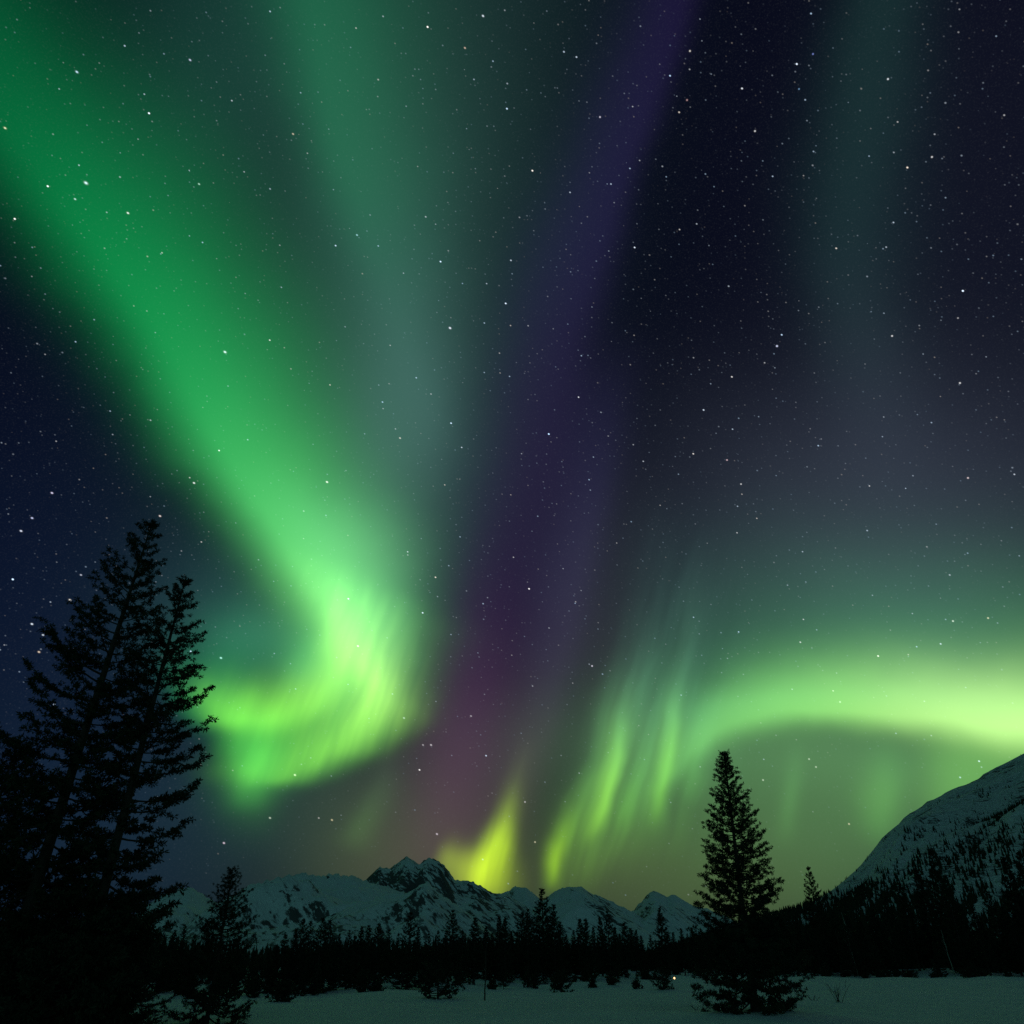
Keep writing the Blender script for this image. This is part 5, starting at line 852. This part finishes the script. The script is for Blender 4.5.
def conifer(seed, h, prof, nb=150, tuft=.30, blades=8, wid=.16, twigs=9, bare=.05, rise=(.5, -.1), lop=(0, 0), gap=.18, bend=.25, trunk_r=None, sparse=0.0, vary=.28, odd=.03):
    """trunk with tapered limbs, needles in tufts along the side shoots; prof = [(height share, radius m)]"""
    rng = np.random.default_rng(seed)
    tr = trunk_r or h * .013
    zs = np.linspace(0, 1, 14); wob = np.cumsum(rng.normal(0, .012, (14, 2)) * (1 - zs)[:, None], 0) * bend * h * .2
    tp = np.stack([wob[:, 0], wob[:, 1], zs * h], 1); rad = tr * (1 - zs) ** .85 + .012 + tr * .6 * np.exp(-zs * 40)
    paths = [(tp, rad)]
    cx = lambda t: np.array([np.interp(t, zs, tp[:, 0]), np.interp(t, zs, tp[:, 1]), t * h])
    px_, pr_ = [p[0] for p in prof], [p[1] for p in prof]
    PT, AX, SZ = [], [], []
    golden = 2.399963; ph = rng.uniform(0, 6.28)
    layer = 0.0
    for i in range(nb):
        t = bare + (1 - bare) * max((i + rng.uniform(-.5, .5)) / nb, 0.0) ** .92
        t = min(max(t, bare), .985)
        if rng.random() < gap: continue
        ph += golden + rng.normal(0, .35)
        Lb = float(np.interp(t, px_, pr_)) * rng.uniform(1 - vary, 1.08) * (1 + lop[1] * math.cos(ph - lop[0]))
        if rng.random() < odd: Lb *= rng.uniform(1.1, 1.3)
        Lb = max(Lb, .14)
        up = np.interp(t, [0, .5, 1], [rise[1], (rise[0] + rise[1]) * .4, rise[0]]) + rng.normal(0, .12)
        k = 7; s = np.linspace(0, 1, k)
        dz = Lb * (up * s - .16 * np.sin(s * math.pi) * (1 - t) + .16 * s ** 3)
        dirv = np.array([math.cos(ph), math.sin(ph)]); side = np.array([-dirv[1], dirv[0]]); sw = rng.normal(0, .10)
        o = cx(t)
        bp = np.stack([o[0] + Lb * (dirv[0] * s + side[0] * sw * s * s), o[1] + Lb * (dirv[1] * s + side[1] * sw * s * s), o[2] + dz], 1)
        br = max(.008, .012 * Lb + .012) * (1 - .85 * s)
        paths.append((bp, br))
        nt = max(2, int(twigs * (.45 + .55 * Lb / max(pr_)))); st = np.linspace(.28 if Lb > .8 else .05, 1.0, nt) + rng.normal(0, .03, nt)
        if sparse: st = st[rng.random(nt) > sparse]
        for j, q in enumerate(st):
            q = min(max(q, .05), 1.0)
            b0 = np.array([np.interp(q, s, bp[:, c]) for c in range(3)])
            sg = 1 if j % 2 else -1
            ang = sg * rng.uniform(.45, 1.0) if q < .97 else rng.normal(0, .15)
            tl = Lb * (.42 * (1 - q) + .12) * rng.uniform(.6, 1.2) + .08
            td = np.array([dirv[0] * math.cos(ang) + side[0] * math.sin(ang), dirv[1] * math.cos(ang) + side[1] * math.sin(ang), rng.normal(.12 + .25 * t, .16)])
            if q > .3:
                PT.append(b0 + rng.normal(0, .03, 3)); AX.append(np.array([dirv[0], dirv[1], up * .6])); SZ.append(tuft * rng.uniform(.8, 1.1) * (.58 + .42 * (1 - t)))
            m = max(1, int(round(tl / (tuft * .55))))
            for w in range(m):
                f = (w + .6) / m
                PT.append(b0 + td * tl * f + rng.normal(0, .03, 3)); AX.append(td + np.array([0, 0, .18])); SZ.append(tuft * rng.uniform(.75, 1.15) * (.58 + .42 * (1 - t)))
            if tl > .35: paths.append((np.stack([b0, b0 + td * tl * .55, b0 + td * tl]), np.array([.008, .006, .003])))
    tip = cx(1.0)
    for w in range(5): PT.append(tip - np.array([0, 0, .16 * w])); AX.append(np.array([rng.normal(0, .25), rng.normal(0, .25), 1.0])); SZ.append(tuft * .5)
    wv, wf = tubes(paths[:1], 9); bv, bf = tubes(paths[1:], 4)
    nv, nf = needles(np.array(PT), np.array(AX), np.array(SZ), blades, wid, rng)
    return (np.concatenate([wv, bv]), np.concatenate([wf, bf + len(wv)])), (nv, nf)
def tree(label, loc, rotz, geo, name='conifer_tree', cat='tree', group=None, scale=1.0, nmat=None, lean=(0, 0)):
    (tv, tf), (nv, nf) = geo
    t = thing(name, label, cat, loc, rotz, group, scale)
    t.rotation_euler = (lean[0], lean[1], rotz)
    obj('trunk', mesh('trunk', tv, tf, M_BARK, True), t); obj('crown', mesh('crown', nv, nf, nmat or M_NEEDLE), t)
    return t
def gz(x, y): return ground_z(x, y) if math.hypot(x, y) < 420 else 0.0

BROAD = [(0, 3.2), (.1, 3.5), (.3, 3.5), (.5, 3.1), (.7, 2.45), (.8, 1.85), (.86, 1.4), (.91, .95), (.95, .6), (.98, .32), (1, .15)]
SPIRE = [(0, 2.0), (.1, 2.15), (.3, 1.95), (.5, 1.5), (.7, 1.0), (.85, .55), (.93, .3), (.97, .17), (1, .08)]
def scaled(p, k): return [(a, b * k) for a, b in p]

# near trees
for (label, x, y, h, kind, rk, nb, seed, lop, lean, bare) in NEAR_TREES:
    prof = scaled(BROAD if kind == 'broad' else SPIRE, rk)
    geo = conifer(seed, h, prof, nb=nb, tuft=.38 if kind == 'broad' else min(.27, h * .036), blades=24, wid=.075, twigs=9 if kind == 'broad' else 8, bare=bare, lop=lop, gap=.1, vary=.3 if kind == 'broad' else .2, odd=.0 if kind == 'broad' else .02, rise=(.75, -.22))
    tree(label, (x, y, gz(x, y) - .1), 0, geo, lean=lean)

# treeline: ten grown trees, then copies of them with their trunks and crowns
PROTO = []
for s in range(10):
    h = 9.0; narrow = [.75, 1.0, .68, 1.1, .85, .75, 1.2, .95, .62, 1.05][s]
    geo = conifer(100 + s, h, scaled(SPIRE, narrow), nb=84 + 6 * (s % 4), tuft=.42, blades=14, wid=.13, twigs=7, vary=.22, odd=.02, bare=[.06, .10, .04, .17, .08, .13, .08, .05, .07, .15][s], gap=.1, sparse=.12 if s in (3, 6) else 0)
    PROTO.append(geo)
proto_obj = {}
def plant(v, label, x, y, h, rot, fat, group):
    h -= max(gz(x, y), 0.0) + .2; sc = h / 9.0; loc = (x, y, gz(x, y) - .08); s3 = (sc * fat, sc * fat, sc)
    if v not in proto_obj:
        proto_obj[v] = tree(label, loc, rot, PROTO[v], group=group, scale=s3, nmat=M_NEEDLE2); return proto_obj[v]
    return dup(proto_obj[v], label, loc, rot, s3, group)
for (label, grp, v, x, y, h, rot, fat) in TREELINE: plant(v, label, x, y, h, rot, fat, grp)

# far wood behind the treeline and up the near mountain: too many to count, one object
def far_wood(name, spots, seed):
    rng = np.random.default_rng(seed); Vs, Fs = [], []; base = 0
    for (x, y, z, h) in spots:
        tiers = 5; pts = 7; r0 = h * rng.uniform(.13, .21)
        for k in range(tiers):
            a = k / tiers; zb = z + h * (.04 + .86 * a); zt = z + h * min(1.0, .04 + .86 * a + .36 * (1 - .35 * a)); r = r0 * (1 - a) ** .85 + .05 * h * .2
            th = np.linspace(0, 2 * math.pi, 2 * pts, endpoint=False) + rng.uniform(0, 6)
            rr = r * np.where(np.arange(2 * pts) % 2, .5, 1.0) * rng.uniform(.7, 1.2, 2 * pts)
            zz = zb + rng.normal(0, .02 * h, 2 * pts) - np.where(np.arange(2 * pts) % 2, 0, .03 * h)
            Vs.append(np.concatenate([np.stack([x + rr * np.cos(th), y + rr * np.sin(th), zz], 1), [[x, y, zt]]]))
            n = 2 * pts; i = np.arange(n); Fs.append(base + np.stack([i, (i + 1) % n, np.full(n, n)], 1)); base += n + 1
    o = obj(name, mesh(name, np.concatenate(Vs), np.concatenate(Fs), M_NEEDLE2)); o['kind'] = 'stuff'
    return o
rng = np.random.default_rng(77)
spots = []
for i in range(2600):
    a = rng.uniform(-44, 44); d0 = float(np.interp(a, EDGE_AZ, EDGE_D)) * 1.16 + 14
    d = d0 + rng.exponential(70)
    if d > 700: continue
    x, y = d * math.sin(R(a)), d * math.cos(R(a))
    lim = float(np.interp(a, LIMIT_AZ, LIMIT_EL))
    h = min(rng.uniform(5, 11), 1.6 + d * math.tan(R(lim)) * rng.uniform(.55, .98))
    if h > 2.2: spots.append((x, y, (gz(x, y) if d < 420 else 0) - .2, h))
w = far_wood('forest', spots, 5); w['label'] = 'dense dark conifer forest filling the valley behind the treeline'; w['category'] = 'forest'
# wooded flank of the near mountain
sp = []; n_, w_ = SLOPE.shape[:2]; f0 = 13
tries = 0
while len(sp) < 13000 and tries < 200000:
    tries += 1
    u = rng.uniform(0, n_ - 1.001); q = rng.uniform(0, 1)
    i = int(u); jf = f0 + q * (w_ - 1 - f0 - .001); j = int(jf); fu, fj = u - i, jf - j
    p = (SLOPE[i, j] * (1 - fu) + SLOPE[i + 1, j] * fu) * (1 - fj) + (SLOPE[i, j + 1] * (1 - fu) + SLOPE[i + 1, j + 1] * fu) * fj
    if p[2] < -1: continue
    az = math.degrees(math.atan2(p[0], p[1])); 
    if az > 42: continue
    el = math.degrees(math.atan2(p[2] - CAM_Z, math.hypot(p[0], p[1])))
    alt = p[2]; crest = max(SLOPE[i, f0, 2], 1)
    line = 1.12 * float(np.interp(az, WOOD_AZ, WOOD_TOP))                       # height of the closed wood, metres
    stre = 1.5 * mn.noise(Vector((az * .22 + 7, q * 9.0, 4.0))) + .8 * mn.noise(Vector((az * .7, q * 22.0, 9.0))) + .45 * mn.noise(Vector((az * 3.0, q * 40.0, 2.0)))
    clear = mn.noise(Vector((az * .55, q * 7.0, 14.0)))
    dens = 1.0 / (1 + math.exp((alt - line) / (line * .10 + 3)))
    if clear > .36: dens *= .12
    up = (alt - line) / max(crest - line, 20)                            # 0 at the closed wood, 1 at the crest
    dens *= .8
    if up > 0: dens = max(dens, .95 if stre > .02 + .60 * up else .09 * max(0.0, 1 - 1.7 * up))
    if up > .8: dens *= .4
    if rng.random() > dens: continue
    d = math.hypot(p[0], p[1])
    sp.append((p[0], p[1], p[2] - .5, rng.uniform(5, 12) * (1 if up < 0 else .9 - .35 * min(up, 1))))
w = far_wood('mountain_forest', sp, 6); w['label'] = 'dark conifer forest climbing the flank of the snowy mountain'; w['category'] = 'forest'

# bushes and seedlings along the edge of the wood
for (label, grp, x, y, h, wd, seed) in BUSHES:
    geo = conifer(seed, h, [(0, wd * .9), (.25, wd), (.6, wd * .7), (.9, wd * .3), (1, .1)], nb=int(26 + 14 * wd), tuft=.26, blades=7, wid=.2, twigs=5, bare=.02, rise=(.7, .15), gap=.15, trunk_r=.05)
    tree(label, (x, y, gz(x, y) - .05), 0, geo, name='young_pine', group=grp, nmat=M_NEEDLE2)
# leafless stems
def bare_tree(name, label, cat, x, y, h, r, seed, lean, mat, nbr, grp=None):
    rng = np.random.default_rng(seed); k = 12; s = np.linspace(0, 1, k)
    b = np.cumsum(rng.normal(0, .012, (k, 2)), 0) * h
    pts = np.stack([lean * h * s + b[:, 0] * .4, b[:, 1] * .4, s * h], 1)
    t = thing(name, label, cat, (x, y, gz(x, y) - .05), 0, grp)
    v, f = tubes([(pts, r * (1 - .85 * s))], 7); obj('trunk', mesh('trunk', v, f, mat, True), t)
    br = []
    for i in range(nbr):
        q = rng.uniform(.35, .98); o = np.array([np.interp(q, s, pts[:, c]) for c in range(3)]); a = rng.uniform(0, 6.28); L = h * .2 * (1.15 - q) * rng.uniform(.5, 1.2) + .2
        d = np.array([math.cos(a) * .6, math.sin(a) * .6, .8]); g = np.linspace(0, 1, 4)[:, None]
        br.append((o + d * L * g + np.array([0, 0, .15 * L]) * g ** 2, np.array([.28, .2, .13, .05]) * r * (1.2 - q)))
    v, f = tubes(br, 4); obj('branches', mesh('branches', v, f, mat, True), t)
    return t
for a in BARE_TREES: bare_tree(*a[:9], {'pale': M_BIRCH, 'dark': M_BARK}[a[9]], a[10])
def shrub(label, x, y, h, n, seed, spread):
    rng = np.random.default_rng(seed); P_ = []
    for i in range(n):
        a = rng.uniform(0, 6.28); s = np.linspace(0, 1, 6)[:, None]; L = h * rng.uniform(.5, 1.1); o = np.array([rng.normal(0, .12), rng.normal(0, .12), 0])
        d = np.array([math.cos(a) * spread, math.sin(a) * spread * .6, 1.0]) * L
        P_.append((o + d * s + np.array([math.cos(a), 0, -.3]) * .2 * L * s ** 2, np.linspace(.016, .004, 6)))
        for k in range(2):
            q = rng.uniform(.4, .8); b = o + d * q; e = d * .3 + rng.normal(0, .14, 3) * L
            P_.append((np.stack([b, b + e * .5, b + e]), np.array([.007, .005, .003])))
    v, f = tubes(P_, 4); o = obj('bare_shrub', mesh('bare_shrub', v, f, M_BARK, True), None, (x, y, gz(x, y) - .03)); o['label'] = label; o['category'] = 'shrub'
for a in SHRUBS: shrub(*a)

# the one small lamp at the edge of the wood
def lamp(x, y):
    t = thing('path_lamp', 'tiny warm lamp glowing at the foot of the dark trees', 'lamp', (x, y, gz(x, y)))
    z = .62
    v, f = tubes([(np.array([[0, 0, -.1], [0, 0, z - .12]]), np.array([.03, .03]))], 8); obj('post', mesh('post', v, f, M_BARK, True), t)
    v, f = tubes([(np.array([[0, 0, z + .10], [0, 0, z + .13], [0, 0, z + .2]]), np.array([.13, .12, .01]))], 12); obj('lamp_shade', mesh('lamp_shade', v, f, M_BARK, True), t)
    m, tr, b = material('warm_glass'); b.inputs['Base Color'].default_value = (1, .7, .35, 1); b.inputs['Emission Color'].default_value = (1, .58, .2, 1); b.inputs['Emission Strength'].default_value = 5.0
    v, f = tubes([(np.array([[0, 0, z - .12], [0, 0, z - .08], [0, 0, z + .04], [0, 0, z + .10]]), np.array([.03, .085, .085, .05]))], 12); obj('bulb', mesh('bulb', v, f, m, True), t)
lamp(*LAMP)
